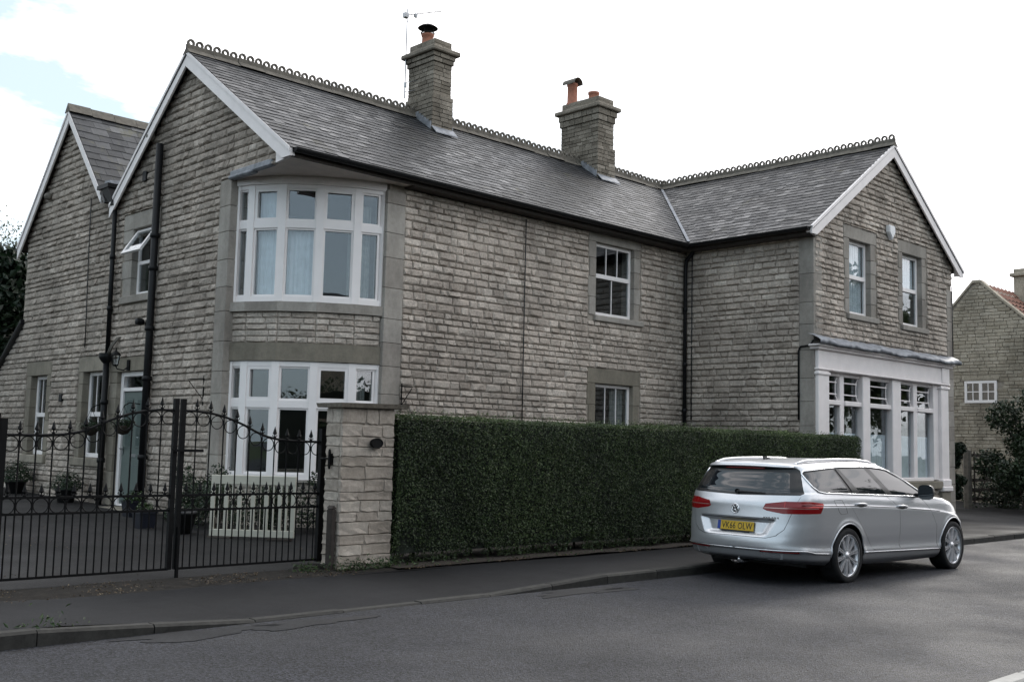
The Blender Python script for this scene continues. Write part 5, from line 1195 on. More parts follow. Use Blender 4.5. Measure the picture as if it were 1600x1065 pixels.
# control levels: half width, rear x, front x, rear plan length, front plan length, squareness, z(x) keys
LV = [
 (.80, -0.918, 3.30, 0.500, .6, 2.55, [(-1.1, .285), (-.4, .235), (.4, .205), (2.4, .185), (3.6, .21)]),
 (.872, -1.043, 3.50, 0.520, .75, 2.55, [(-1.1, .315), (-.4, .29), (.4, .27), (2.4, .245), (3.6, .27)]),
 (.892, -1.073, 3.60, 0.550, .85, 2.65, [(-1.1, .400), (-.4, .360), (.4, .345), (2.4, .300), (3.6, .33)]),
 (.902, -1.096, 3.62, 0.560, .9, 2.75, [(-1.1, .430), (-.4, .385), (.4, .372), (2.4, .328), (3.6, .36)]),
 (.890, -1.100, 3.64, 0.580, .95, 2.75, [(-1.1, .490), (-.4, .455), (.4, .44), (2.4, .41), (3.6, .44)]),
 (.905, -1.086, 3.66, 0.580, .95, 2.75, [(-1.1, .570), (-.4, .56), (2.4, .53), (3.6, .53)]),
 (.915, -1.060, 3.64, 0.570, .95, 2.75, [(-1.1, .72), (2.4, .66), (3.2, .64), (3.7, .60)]),
 (.914, -1.033, 3.56, 0.560, .95, 2.85, [(-1.1, .925), (.25, .905), (1.27, .862), (2.46, .795), (3.2, .70), (3.6, .64)]),
 (.899, -1.026, 3.53, 0.560, .95, 2.85, [(-1.1, .955), (.25, .934), (1.27, .890), (2.46, .824), (3.2, .725), (3.6, .66)]),
 (.888, -0.993, 3.50, 0.520, .98, 2.95, [(-1.1, 1.015), (.25, 1.0), (1.27, .955), (2.1, .915), (2.46, .905), (2.85, .868), (3.2, .80), (3.5, .715)]),
 (.866, -0.963, 3.46, 0.500, 1.0, 3.15, [(-1.1, 1.062), (-.4, 1.072), (.4, 1.050), (1.2, 1.015), (2.0, .985), (2.4, .972), (2.85, .922), (3.2, .842), (3.5, .745)]),
 (.855, -0.958, 2.62, 0.500, .62, 2.95, [(-1.1, 1.082), (-.4, 1.090), (.4, 1.068), (1.2, 1.034), (2.0, 1.006), (2.4, 1.0), (2.62, 1.0)]),
 (.788, -0.888, 2.16, 0.460, .5, 3.15, [(-1.0, 1.215), (-.4, 1.24), (.8, 1.235), (1.4, 1.215), (1.9, 1.195), (2.2, 1.19)]),
 (.718, -0.823, 1.72, 0.420, .45, 3.35, [(-1.0, 1.335), (-.5, 1.362), (.2, 1.388), (.8, 1.388), (1.3, 1.358), (1.7, 1.33)]),
 (.658, -0.858, 1.50, 0.360, .42, 3.35, [(-1.0, 1.382), (-.5, 1.412), (.2, 1.437), (.8, 1.437), (1.3, 1.405), (1.6, 1.38)]),
 (.48, -0.848, 1.42, 0.220, .4, 3.40, [(-1.0, 1.410), (-.5, 1.442), (.2, 1.468), (.8, 1.468), (1.3, 1.435), (1.5, 1.41)]),
 (.25, -0.788, 1.30, 0.200, .4, 3.00, [(-1.0, 1.425), (-.5, 1.455), (.2, 1.480), (.8, 1.480), (1.3, 1.448), (1.5, 1.42)]),
 (.001, -0.768, 1.25, 0.200, .4, 3.00, [(-1.0, 1.427), (-.5, 1.458), (.2, 1.484), (.8, 1.484), (1.3, 1.452), (1.5, 1.42)]),
]
nlev = len(LV); kk = np.arange(nlev)
lev = np.concatenate([np.linspace(i, i+1, n_, endpoint=False) for i, n_ in zip(range(nlev-1), (3, 4, 2, 4, 5, 10, 12, 2, 5, 4, 2, 9, 8, 4, 6, 6, 4))]+[[nlev-1.]])
def chan(j):
    y = np.array([l[j] for l in LV], float); out = np.empty_like(lev)
    for i_, u_ in enumerate(lev):   # monotone-ish cubic (Catmull with limited tangents)
        a = min(int(u_), nlev-2); t = u_-a; d0 = y[a]-y[a-1] if a > 0 else y[a+1]-y[a]; d1 = y[a+1]-y[a]; d2 = y[a+2]-y[a+1] if a < nlev-2 else d1
        m0 = 0 if d0*d1 <= 0 else 2*d0*d1/(d0+d1); m1 = 0 if d1*d2 <= 0 else 2*d1*d2/(d1+d2)
        out[i_] = (1+2*t)*(1-t)**2*y[a]+t*(1-t)**2*m0+t*t*(3-2*t)*y[a+1]+t*t*(t-1)*m1
    return out
cw, cxr, cxf, clr, clf, csq = [chan(j) for j in range(6)]
NR, NS, NF = 56, 110, 40
nt_ = NR+NS+NF
SURF = np.zeros((len(lev), nt_, 3)); SARC = np.zeros((len(lev), nt_))
for i_, u_ in enumerate(lev):
    w_, xr_, xf_, lr_, lf_, sq = cw[i_], cxr[i_], cxf[i_], clr[i_], clf[i_], csq[i_]
    ph = np.linspace(0, math.pi/2, NR, endpoint=False); e = 2/sq
    # even spacing near both ends of the superellipse
    phw = ph
    xa = xr_+lr_*(1-np.cos(phw)**e); ya = np.sin(phw)**e
    xb = np.linspace(xr_+lr_, xf_-lf_, NS, endpoint=False); yb_2 = np.ones(NS)
    ph2 = np.linspace(math.pi/2, 0, NF); xc = xf_-lf_*(1-np.cos(ph2)**(2/2.6)); yc_ = np.sin(ph2)**(2/2.6)
    X = np.concatenate([xa, xb, xc]); Yn = np.concatenate([ya, yb_2, yc_])
    taper = 1-.030*np.clip((-.1-X)/1., 0, 2)**2-.02*np.clip((X-2.4)/1., 0, 2)**2
    if u_ > 11: taper = taper-.10*np.clip((X-.6)/1.4, 0, 1)**2*(min(u_, 13)-11)/2-.05*np.clip((.1-X)/1., 0, 1)**2*(min(u_, 13)-11)/2
    Yv = w_*Yn*taper
    a = min(int(u_), nlev-2); t = u_-a
    Z = smooth_interp(X, LV[a][6])*(1-t)+smooth_interp(X, LV[a+1][6])*t
    # rear bow of tailgate is given by the plan; recess around the number plate
    if u_ < 9:
        rz = np.clip((Z-.565)/.03, 0, 1)*np.clip((.757-Z)/.006, 0, 1); hw_ = .44+(Z-.56)*.55
        ry = np.clip((hw_-Yv)/.10, 0, 1); X = X+.05*rz*ry*(X < -.8)*(1-.0*(Z-.56))
    # wheel arch lips
    for ax_ in (0, 2.791):
        d_ = np.hypot(X-ax_, Z-.335); Yv = Yv+.010*np.exp(-((d_-.405)/.03)**2)*(Yn > .9)*(Z < .85)
    SURF[i_, :, 0] = X; SURF[i_, :, 1] = Yv; SURF[i_, :, 2] = Z
    SARC[i_] = np.concatenate([[0], np.cumsum(np.hypot(np.diff(X), np.diff(Yv)))])
def grid_normals(G):
    du = np.gradient(G, axis=1); dv = np.gradient(G, axis=0); n_ = np.cross(du, dv); l_ = np.linalg.norm(n_, axis=2)[..., None]; n_ = n_/np.maximum(l_, 1e-9); return n_
NRM = grid_normals(SURF); 
if NRM[30, NR+40, 1] < 0: NRM = -NRM
def half(sgn):
    G = SURF.copy(); Nn = NRM.copy(); G[..., 1] = G[..., 1]*sgn+CY; Nn[..., 1] *= sgn
    A = np.concatenate([G, Nn, SARC[..., None]], 2); L_, T_ = A.shape[:2]
    q = np.stack([A[:-1, :-1], A[:-1, 1:], A[1:, 1:], A[1:, :-1]], 2).reshape(-1, 4, 7)
    T_ = np.concatenate([q[:, [0, 1, 2]], q[:, [0, 2, 3]]]); f_ = np.cross(T_[:, 1, :3]-T_[:, 0, :3], T_[:, 2, :3]-T_[:, 0, :3]); fl_ = (f_*T_[:, 0, 3:6]).sum(1) < 0; T_[fl_] = T_[fl_][:, ::-1]; return T_
def cut(T, poly, ax):
    """split triangles T (n,3,7) by a convex polygon in the 2-D coordinates ax; returns inside, outside"""
    poly = np.array(poly, float); A_ = np.sum(poly[:, 0]*np.roll(poly[:, 1], -1)-np.roll(poly[:, 0], -1)*poly[:, 1]); poly = poly if A_ > 0 else poly[::-1]
    c2 = T[:, :, ax]; lo, hi = poly.min(0), poly.max(0)
    near = ~((c2[..., 0].max(1) < lo[0]) | (c2[..., 0].min(1) > hi[0]) | (c2[..., 1].max(1) < lo[1]) | (c2[..., 1].min(1) > hi[1]))
    far = T[~near]; N_ = T[near]; c2 = N_[:, :, ax]; ins = np.ones(c2.shape[:2]); 
    sd = [((b[0]-a[0])*(c2[..., 1]-a[1])-(b[1]-a[1])*(c2[..., 0]-a[0])) for a, b in zip(poly, np.roll(poly, -1, 0))]
    allin = np.all([np.all(s >= 0, 1) for s in sd], 0); allout = np.any([np.all(s <= 0, 1) for s in sd], 0)
    I = [N_[allin]]; Oo = [far, N_[allout]]; ti, to = [], []
    for tri in N_[~allin & ~allout]:
        cur = [p for p in tri]
        for a, b in zip(poly, np.roll(poly, -1, 0)):
            s = [(b[0]-a[0])*(p[ax[1]]-a[1])-(b[1]-a[1])*(p[ax[0]]-a[0]) for p in cur]; pi, po = [], []
            for k_ in range(len(cur)):
                p, q, sp, sq_ = cur[k_], cur[(k_+1) % len(cur)], s[k_], s[(k_+1) % len(cur)]
                (pi if sp >= 0 else po).append(p)
                if sp*sq_ < 0: r_ = p+(q-p)*(sp/(sp-sq_)); pi.append(r_); po.append(r_)
            for k_ in range(1, len(po)-1): to.append([po[0], po[k_], po[k_+1]])
            cur = pi
            if len(cur) < 3: break
        if len(cur) >= 3:
            for k_ in range(1, len(cur)-1): ti.append([cur[0], cur[k_], cur[k_+1]])
    if ti: I.append(np.array(ti))
    if to: Oo.append(np.array(to))
    return np.concatenate(I), np.concatenate(Oo)
def tri_obj(name, T, mat, off=0., parent=car):
    T = T.reshape(-1, 7).copy(); T[:, :3] += T[:, 3:6]*off
    key = np.round(T[:, :3], 5); u_, idx, inv = np.unique(key, axis=0, return_index=True, return_inverse=True); inv = inv.reshape(-1, 3)
    ok_ = (inv[:, 0] != inv[:, 1]) & (inv[:, 1] != inv[:, 2]) & (inv[:, 0] != inv[:, 2]); inv = inv[ok_]
    me = bpy.data.meshes.new(name); me.from_pydata([tuple(p) for p in T[idx, :3]], [], [tuple(map(int, q)) for q in inv]); me.materials.append(mat)
    me.polygons.foreach_set('use_smooth', [True]*len(me.polygons)); me.update()
    nn = T[idx, 3:6]; nn = nn/np.maximum(np.linalg.norm(nn, axis=1)[:, None], 1e-9)
    try: me.normals_split_custom_set_from_vertices([tuple(p) for p in nn])
    except Exception as ex: print('normals', ex)
    return link(name, me, parent)
def circ(cx_, cz_, r_, n=40): return [(cx_+r_*math.cos(2*math.pi*i/n), cz_+r_*math.sin(2*math.pi*i/n)) for i in range(n)]
XZ, SZ, YZ = [0, 2], [6, 2], [1, 2]
DLO = [(-.44, 1.080), (-.57, 1.10), (-.635, 1.15), (-.668, 1.25), (-.668, 1.305), (-.63, 1.335), (-.3, 1.362), (.1, 1.386), (.75, 1.392), (1.12, 1.372), (1.30, 1.350), (1.62, 1.25), (2.06, 1.045), (2.08, 1.015), (1.9, 1.008), (1.0, 1.050), (.3, 1.075), (-.2, 1.088)]
QW = [(-.535, 1.115), (-.60, 1.16), (-.635, 1.24), (-.635, 1.295), (-.61, 1.317), (-.3, 1.343), (-.045, 1.361), (.10, 1.092), (-.2, 1.102), (-.48, 1.102)]
RD = [(.085, 1.366), (.690, 1.374), (1.025, 1.060), (.365, 1.083)]
FD = [(.83, 1.373), (1.10, 1.356), (1.28, 1.335), (1.62, 1.22), (1.99, 1.035), (1.19, 1.052)]
RDOOR = [(-.08, 1.075), (.98, 1.046), (1.275, .89), (1.29, .36), (.62, .375), (.45, .56), (.22, .82), (.0, .98)]
FDOOR = [(1.015, 1.045), (1.95, .995), (2.12, .86), (2.30, .62), (2.335, .345), (1.31, .36), (1.295, .89)]
def inset(poly, d):
    P = [Vector(p) for p in poly]; c = sum(P, Vector((0, 0)))/len(P); return [tuple(p+(c-p).normalized()*d) for p in P]
def hull(p):
    p = sorted(set(map(tuple, p))); 
    def h_(ps):
        o = []
        for q in ps:
            while len(o) > 1 and (o[-1][0]-o[-2][0])*(q[1]-o[-2][1])-(o[-1][1]-o[-2][1])*(q[0]-o[-2][0]) <= 0: o.pop()
            o.append(q)
        return o[:-1]
    return h_(p)+h_(p[::-1])
TAIL = hull([(.375, .888), (.405, .950), (.64, .982), (.92, .985), (1.135, .968), (1.155, .945), (1.10, .848), (.63, .838), (.42, .868)])
TAIL_IN = hull([(.375, .888), (.405, .950), (.632, .981), (.632, .838), (.42, .868)])
RGL = [(-.001, 1.035), (.785, 1.055), (.83, 1.075), (.70, 1.345), (.66, 1.368), (-.001, 1.372)]      # s,z: black rear screen surround
RGI = [(-.001, 1.062), (.665, 1.075), (.59, 1.30), (.56, 1.315), (-.001, 1.32)]
body = []; bits = {}
def put(nm, T): bits.setdefault(nm, []).append(T)
for sgn in (-1, 1):
    T = half(sgn)
    for ax_ in (0, 2.791): _, T = cut(T, circ(ax_, .335, .378), XZ)
    low = T[:, :, 2].mean(1) < 0
    d_, T = cut(T, hull(DLO), XZ)
    rear_part = d_[:, :, 0].mean(1) < -.70; T = np.concatenate([T, d_[rear_part]]); d_ = d_[~rear_part]
    for nm, pg in (('q', QW), ('r', RD), ('f', FD)):
        g_, d_ = cut(d_, hull(pg), XZ); tri_obj('side_window', g_, MAT['car_glass'])
    tri_obj('window_surround', d_, MAT['car_black'])
    r_, T = cut(T, TAIL_IN, SZ); r2_, T = cut(T, hull(TAIL), SZ)
    # rear screen
    s_, T = cut(T, hull(RGL), SZ); fr_ = s_[:, :, 0].mean(1) > 0; T = np.concatenate([T, s_[fr_]]); s_ = s_[~fr_]
    gi, s_ = cut(s_, hull(RGI), SZ); put('rear_glass', gi); put('rear_surround', s_)
    tl = empty('tail_light', (0, 0, 0), car)
    for nm, Tt in (('a', r_), ('b', r2_)):
        # bright line and bright upper half within the lamp
        line, rest = cut(Tt, [(.39, .897), (1.06, .900), (1.06, .909), (.39, .906)], SZ)
        brt, rest = cut(rest, [(.36, .910), (1.2, .915), (1.2, 1.0), (.36, 1.0)], SZ) if nm == 'b' else (rest[:0], rest)
        if nm == 'b': bl, brt = cut(brt, [(.64, .915), (.90, .915), (1.08, .965), (.64, .99)], SZ)
        else: bl = rest[:0]
        if len(line): tri_obj('light_strip', line, MAT['lamp_clear'], .002, tl)
        if len(brt): tri_obj('light_chevron', brt, MAT['lamp_red_bright'], .0015, tl)
        tri_obj('light_lens', np.concatenate([rest, bl]), MAT['lamp_red'], .0015, tl)
    for pg, nm in ((RDOOR, 'rear_door'), (FDOOR, 'front_door')):
        g_, T = cut(T, hull(pg), XZ); inn, seam = cut(g_, hull(inset(pg, .006)), XZ)
        dt = empty('door', (0, 0, 0), car); tri_obj('door_skin', inn, MAT['car_paint'], 0, dt); tri_obj('door_gap', seam, MAT['car_seam'], -.004, dt)
        bits.setdefault('door%d' % sgn, []).append(dt)
    # tailgate with its gap
    TG = hull([(-.001, .553), (.44, .548), (.56, .58), (.652, .655), (.652, .99), (.80, 1.04), (-.001, 1.04)])
    g_, T = cut(T, TG, SZ); fr_ = g_[:, :, 0].mean(1) > 0; T = np.concatenate([T, g_[fr_]]); g_ = g_[~fr_]
    TGi = hull([(-.001, .559), (.438, .554), (.556, .586), (.646, .658), (.646, .987), (.80, 1.05), (-.001, 1.05)])
    inn, seam = cut(g_, TGi, SZ); put('tailgate', inn); put('tailgate_gap', seam)
    # lower bumper / sill band below the chrome line
    zl = [(-1.3, .415), (-.4, .372), (.4, .358), (2.4, .313), (3.8, .35)]
    lowm = T[:, :, 2].mean(1) < np.interp(T[:, :, 0].mean(1), *zip(*zl))
    put('lower', T[lowm]); put('body', T[~lowm])
tri_obj('body_shell', np.concatenate(bits['body']), MAT['car_paint']); tri_obj('lower_skirt', np.concatenate(bits['lower']), MAT['car_lower'])
tg = empty('tailgate', (0, 0, 0), car)
tri_obj('tailgate_skin', np.concatenate(bits['tailgate']), MAT['car_paint'], 0, tg); tri_obj('tailgate_gap', np.concatenate(bits['tailgate_gap']), MAT['car_seam'], -.004, tg)
tri_obj('rear_screen', np.concatenate(bits['rear_glass']), MAT['car_glass'], 0, tg); tri_obj('rear_screen_surround', np.concatenate(bits['rear_surround']), MAT['car_black'], 0, tg)
# surface point lookup for trim laid on the body
def surf_side(x, z, sgn=-1, off=.004):
    sl_ = SURF[:, NR-20:NR+NS+20].reshape(-1, 3); nn = NRM[:, NR-20:NR+NS+20].reshape(-1, 3); d_ = (sl_[:, 0]-x)**2+(sl_[:, 2]-z)**2; i_ = np.argsort(d_)[:4]; w_ = 1/(d_[i_]+1e-6); w_ /= w_.sum()
    y = (sl_[i_, 1]*w_).sum(); n_ = (nn[i_]*w_[:, None]).sum(0); return Vector((x+n_[0]*off, sgn*(y+n_[1]*off)+CY, z+n_[2]*off))
def surf_rear(yc, z, off=.004):
    sl_ = SURF[:75, :NR+6].reshape(-1, 3); nn = NRM[:75, :NR+6].reshape(-1, 3); d_ = (sl_[:, 1]-abs(yc))**2+(sl_[:, 2]-z)**2; i_ = np.argsort(d_)[:4]; w_ = 1/(d_[i_]+1e-6); w_ /= w_.sum()
    x = (sl_[i_, 0]*w_).sum(); n_ = (nn[i_]*w_[:, None]).sum(0); sg = 1 if yc >= 0 else -1; return Vector((x+n_[0]*off, yc+sg*n_[1]*off+CY, z+n_[2]*off))
def strip(nm, pts, rad, mat, closed=False, parent=car, n=5):
    m = MB(); m.tube(pts, rad, n, closed=closed); return m.build(nm, MAT[mat], parent, True)
def dens(p, n=8, closed=False):
    o = []
    for a, b in zip(p, p[1:]+([p[0]] if closed else [])): o += [(a[0]+(b[0]-a[0])*i/n, a[1]+(b[1]-a[1])*i/n) for i in range(n)]
    return o if closed else o+[p[-1]]
for sgn in (-1, 1):
    strip('chrome_window_line', [surf_side(x, z, sgn, .003) for x, z in dens(hull(DLO), 4, True)], .0115, 'chrome', True)
    strip('sill_chrome', [surf_side(x, z, sgn, .004) for x, z in dens([(.40, .358), (1.4, .335), (2.40, .313)], 12)], .008, 'chrome')
    strip('bumper_chrome', [surf_side(x, z, sgn, .004) for x, z in dens([(-.40, .375), (-.70, .392)], 6)]+[surf_rear(sgn*y, .416-.0*y, .004) for y in np.linspace(.84, .0, 20)], .007, 'chrome')
    strip('rear_reflector', [surf_rear(sgn*y, .398, .003) for y in np.linspace(.78, .36, 12)], .010, 'lamp_red')
    strip('crease_shadow_strip', [surf_side(x, np.interp(x, [-.95, .25, 1.27, 2.46], [.944, .9215, .877, .810]), sgn, .0015) for x in np.linspace(-.85, 2.40, 60)], .0045, 'car_seam')  # dark strip stands for the shade under the body crease, no real joint
    # roof rail
    m = MB(); xs_ = np.linspace(-.62, 1.25, 26); pts = []
    for x in xs_: q = (x+.62)/1.87; lift = .030*min(1, min(q, 1-q)*12); yy = .575-.02*q; zz = np.interp(x, [-.65, -.2, .3, .8, 1.3], [1.420, 1.446, 1.456, 1.456, 1.418]); pts.append((x, sgn*yy+CY, zz+lift*.75))
    m.tube(pts, [.012]+[.016]*24+[.012], 8)
    for x in (-.60, 1.23): m.bbox(x-.05, x+.05, sgn*.57+CY-.014, sgn*.57+CY+.014, 1.395, 1.432, .006)
    m.build('roof_rail', MAT['chrome'] if False else MAT['alloy'], car, True)
    # door handles
    for (x, z) in ((.31, .936), (1.35, .890)):
        m = MB(); p = [surf_side(x+dx, z-dx*.055, sgn, o_) for dx, o_ in ((-.13, .0), (-.10, .028), (0, .036), (.10, .028), (.13, .0))]; m.tube(p, [.010, .013, .014, .013, .010], 8); m.build('door_handle', MAT['car_paint'], car, True)
        m = MB(); c_ = surf_side(x, z, sgn, -.002); N = 16; q = [surf_side(x+.09*math.cos(a), z-.004+.026*math.sin(a), sgn, .0022) for a in np.linspace(0, 2*math.pi, N+1)[:-1]]; m.add(q, [tuple(range(N))]); m.build('handle_recess', MAT['car_trim'], car)
    # mirror
    b_ = surf_side(1.83, 1.03, sgn, 0); mr = empty('door_mirror', (0, 0, 0), car); m = MB(); o_ = Vector((0, sgn, 0))
    m.tube([b_, b_+o_*.06+Vector((-.01, 0, .005)), b_+o_*.11+Vector((-.02, 0, .03))], [.028, .022, .025], 8); m.build('mirror_arm', MAT['car_black'], mr, True)
    m = MB(); c_ = b_+o_*.165+Vector((-.0, 0, .045)); N, Mm = 14, 9; vs = []
    for j in range(Mm):
        t = j/(Mm-1); xx = -.055+.15*t; sc_ = (1-(max(0, t-.0))**2.6*.9)
        for i in range(N): a = 2*math.pi*i/N; ce = abs(math.cos(a))**.6*(1 if math.cos(a) > 0 else -1); se = abs(math.sin(a))**.7*(1 if math.sin(a) > 0 else -1); vs.append(c_+Vector((xx, .105*ce*sc_, .098*se*sc_)))
    m.add(vs, [(j*N+i, j*N+(i+1) % N, (j+1)*N+(i+1) % N, (j+1)*N+i) for j in range(Mm-1) for i in range(N)]+[tuple(range((Mm-1)*N, Mm*N))]); m.build('mirror_shell', MAT['car_black'], mr, True)
    m = MB(); m.add([v+Vector((.004, 0, 0)) for v in vs[:N]], [tuple(range(N))]); m.build('mirror_glass', MAT['car_glass'], mr)
    # pillar strips between the side panes
    strip('pillar_seam', [surf_side(x, z, sgn, .002) for x, z in dens([(.0, 1.362), (.18, 1.09)], 8)], .006, 'car_seam')
# rear fuel flap line (right side only)
strip('fuel_flap', [surf_side(x, z, -1, .0005) for x, z in dens([(-.30, 1.0), (-.12, 1.0), (-.08, .95), (-.03, .84), (-.17, .83), (-.22, .86)], 6, True)], .0016, 'car_seam', True)
# wheel housings
for ax_ in (0, 2.791):
    for sgn in (-1, 1):
        m = MB(); N = 28; vs = []
        for yy in (.885, .58):
            for i in range(N+1): a = -.35+(math.pi+.7)*i/N; vs.append((ax_+.378*math.cos(a), sgn*yy+CY, .335+.378*math.sin(a)))
        m.add(vs, [(i, i+1, N+2+i, N+1+i) for i in range(N)]); b0 = len(vs)
        m.add([(ax_, sgn*.58+CY, .335)]+vs[N+1:], [(0, i+1, i+2) for i in range(N)]); m.build('wheel_housing', MAT['car_black'], car)
        m = MB(); lip = [(ax_+.381*math.cos(a), 0, .335+.381*math.sin(a)) for a in np.linspace(-.02, math.pi+.02, 40)]
        m.tube([surf_side(p[0], max(p[2], .33), sgn, .001) for p in lip], .010, 6); m.build('arch_lip', MAT['car_paint'], car, True)
m = MB(); m.box(-.55, 3.1, CY-.66, CY+.66, .20, .33); m.box(-.82, -.5, CY-.55, CY+.55, .285, .4); m.build('underbody', MAT['car_trim'], car)
# wheels: tyre lathe, rim barrel, ten twin spokes
def wheel(ax_, sgn):
    t = empty('wheel', (ax_, CY+sgn*.905, .334), car); t.rotation_euler = (0, 0, 0 if sgn < 0 else math.pi)
    # local: outer face towards -y
    m = MB(); prof = [(.243, .0), (.250, -.004), (.262, -.010), (.300, -.012), (.322, -.004), (.331, .02), (.334, .06), (.334, .17), (.331, .205), (.318, .225), (.26, .235), (.243, .22)]
    m.lathe(prof, 48, 'y'); m.build('tyre', MAT['rubber'], t, True)
    m = MB(); m.lathe([(.247, -.006), (.252, -.008), (.255, -.002), (.246, .004), (.236, .014), (.228, .05), (.222, .12), (.235, .20)], 48, 'y'); m.build('rim', MAT['alloy'], t, True)
    m = MB(); m.lathe([(.0, .085), (.16, .088), (.2, .10)], 32, 'y'); m.build('brake_disc', MAT['car_trim'], t)
    m = MB()
    for k_ in range(10):
        a = 2*math.pi*k_/10+.2
        for s in (-1, 1):
            a0, a1 = a+s*.10, a+s*.060; p0 = Vector((.05*math.cos(a0+s*.05), .0, .05*math.sin(a0+s*.05))); p1 = Vector((.240*math.cos(a1), 0, .240*math.sin(a1))); d_ = (p1-p0).normalized(); nrm_ = Vector((-d_.z, 0, d_.x))*.0105
            pts = [p0-nrm_*.8, p0+nrm_*.8, p1+nrm_*1.1, p1-nrm_*1.1]; Yo = [.010, .010, .006, .006]
            m.hexa([(p.x, y_+.035, p.z) for p, y_ in zip(pts, Yo)]+[(p.x*.998, y_, p.z*.998) for p, y_ in zip([p0-nrm_*.45, p0+nrm_*.45, p1+nrm_*.7, p1-nrm_*.7], Yo)])
    m.build('spokes', MAT['alloy'], t)
    m = MB(); m.lathe([(.0, .000), (.030, .002), (.034, .010), (.058, .014), (.065, .03), (.065, .06)], 24, 'y'); m.build('hub_cap', MAT['alloy'], t, True)
    m = MB()
    for k_ in range(5): a = 2*math.pi*k_/5+.35; m.lathe([(.009, .012), (.009, .02)], 8, 'y', (.046*math.cos(a), 0, .046*math.sin(a)))
    m.build('wheel_bolts', MAT['car_trim'], t)
for ax_ in (0, 2.791):
    for sgn in (-1, 1): wheel(ax_, sgn)
# number plate, badge, rear details
def rear_frame(yc, z, off=.0):
    p = surf_rear(yc, z, off); q = surf_rear(yc, z+.04, off); uz = (q-p).normalized(); uy = Vector((0, -1, 0)); n_ = uy.cross(uz).normalized(); n_ = n_ if n_.x < 0 else -n_
    Mx = Matrix((uy, uz, n_)).transposed().to_4x4(); Mx.translation = p; return Mx
pl = empty('number_plate', (0, 0, 0), car); F = rear_frame(0, .665, .012); pl.matrix_local = F
m = MB(); m.bbox(-.26, .26, -.0555, .0555, -.004, .004, .003); m.build('plate', MAT['plate_yellow'], pl)
m = MB(); m.box(-.258, -.214, -.053, .053, .0045, .006); m.build('plate_band', MAT['plate_blue'], pl)
m = MB(); m.box(-.20, .20, -.072, -.056, -.004, .002); m.build('plate_holder', MAT['car_trim'], pl)
def text_mesh(txt, size, ext):
    cu = bpy.data.curves.new('lettering', 'FONT'); cu.body = txt; cu.size = size; cu.extrude = ext; cu.align_x = 'CENTER'; cu.align_y = 'CENTER'; cu.resolution_u = 2
    o = bpy.data.objects.new('tmp', cu); COL.objects.link(o); bpy.context.view_layer.update(); me = bpy.data.meshes.new_from_object(o.evaluated_get(bpy.context.evaluated_depsgraph_get())); bpy.data.objects.remove(o); return me
me = text_mesh('VK66 OLW', .105, .001); me.materials.clear(); me.materials.append(MAT['car_black']); v = np.array([p.co[:] for p in me.vertices]); wx_ = v[:, 0].max()-v[:, 0].min(); hy = v[:, 1].max()-v[:, 1].min()
cx_ = (v[:, 0].max()+v[:, 0].min())/2; cy_ = (v[:, 1].max()+v[:, 1].min())/2
lt = link('plate_lettering', me, pl); sx, sy = .435/wx_, .078/hy; lt.matrix_local = Matrix.Translation((.022-cx_*sx, -cy_*sy, .0055)) @ Matrix.Diagonal((sx, sy, 1, 1))
bd = empty('badge', (0, 0, 0), car); bd.matrix_local = rear_frame(0, .872, .004)
m = MB(); m.tube([(.052*math.cos(a), .052*math.sin(a), .003) for a in np.linspace(0, 2*math.pi, 29)[:-1]], .0065, 6, closed=True)
for seg in ([(-.028, .042, .003), (.0, -.002, .003)], [(.028, .042, .003), (.0, -.002, .003)], [(-.044, .022, .003), (-.022, -.040, .003)], [(-.022, -.040, .003), (.0, -.004, .003)], [(.0, -.004, .003), (.022, -.040, .003)], [(.022, -.040, .003), (.044, .022, .003)]): m.tube(seg, .0055, 6)
m.build('badge_ring', MAT['chrome'], bd, True)
m = MB(); m.lathe([(.0, .002), (.05, .0)], 24); m.build('badge_disc', MAT['car_black'], bd)
m = MB()
for i_, yy in enumerate((-.40, -.43, -.46, -.50, -.53, -.56)):
    p = surf_rear(yy, .787, .002); m.box(p.x-.002, p.x+.002, p.y-.011, p.y+.011, .776, .797)
m.build('model_lettering', MAT['chrome'], tg)
# dark strip for the shade under the edge above the plate recess
strip('tailgate_lip_shade', [surf_rear(y, .762, .001) for y in np.linspace(-.52, .52, 30)], .006, 'car_trim', parent=tg)
m = MB(); p0, p1 = surf_rear(.02, 1.072, .012), surf_rear(-.36, 1.066, .010); m.tube([p0, p1], [.016, .007], 6); m.lathe([(.03, -.01), (.03, .02), (.0, .025)], 10, 'x', tuple(p0)); m.build('rear_wiper', MAT['car_trim'], tg)
# spoiler lip and high stop lamp
m = MB(); pts = [surf_rear(y, 1.378+.012*(1-(y/.6)**2), .006) for y in np.linspace(-.60, .60, 25)]; m.tube(pts, .012, 6); m.build('spoiler_lip', MAT['car_paint'], tg, True)
strip('high_stop_lamp', [surf_rear(y, 1.362, .006) for y in np.linspace(-.28, .28, 14)], .009, 'lamp_red', parent=tg)
for sgn in (-1, 1):
    m = MB(); ps = [surf_rear(sgn*y, z, .006) for y, z in ((.40, .385), (.62, .385), (.60, .315), (.43, .305))]; m.prism(ps, (.02, 0, 0)); m.build('exhaust_trim', MAT['alloy'], car)
m = MB(); ps = [surf_rear(y, z, .004) for y, z in ((-.36, .372), (.36, .372), (.33, .315), (-.33, .315))]; m.prism(ps, (.02, 0, 0)); m.build('rear_diffuser', MAT['car_lower'], car)
m = MB(); m.tube([(-.98, CY-.02, .255), (-.90, CY-.02, .235), (-.6, CY, .26)], .022, 8); m.lathe([(.0, .30), (.018, .29), (.025, .27), (.018, .25)], 10, c=(-.985, CY-.02, 0)); m.build('tow_ball', MAT['chrome'], car, True)
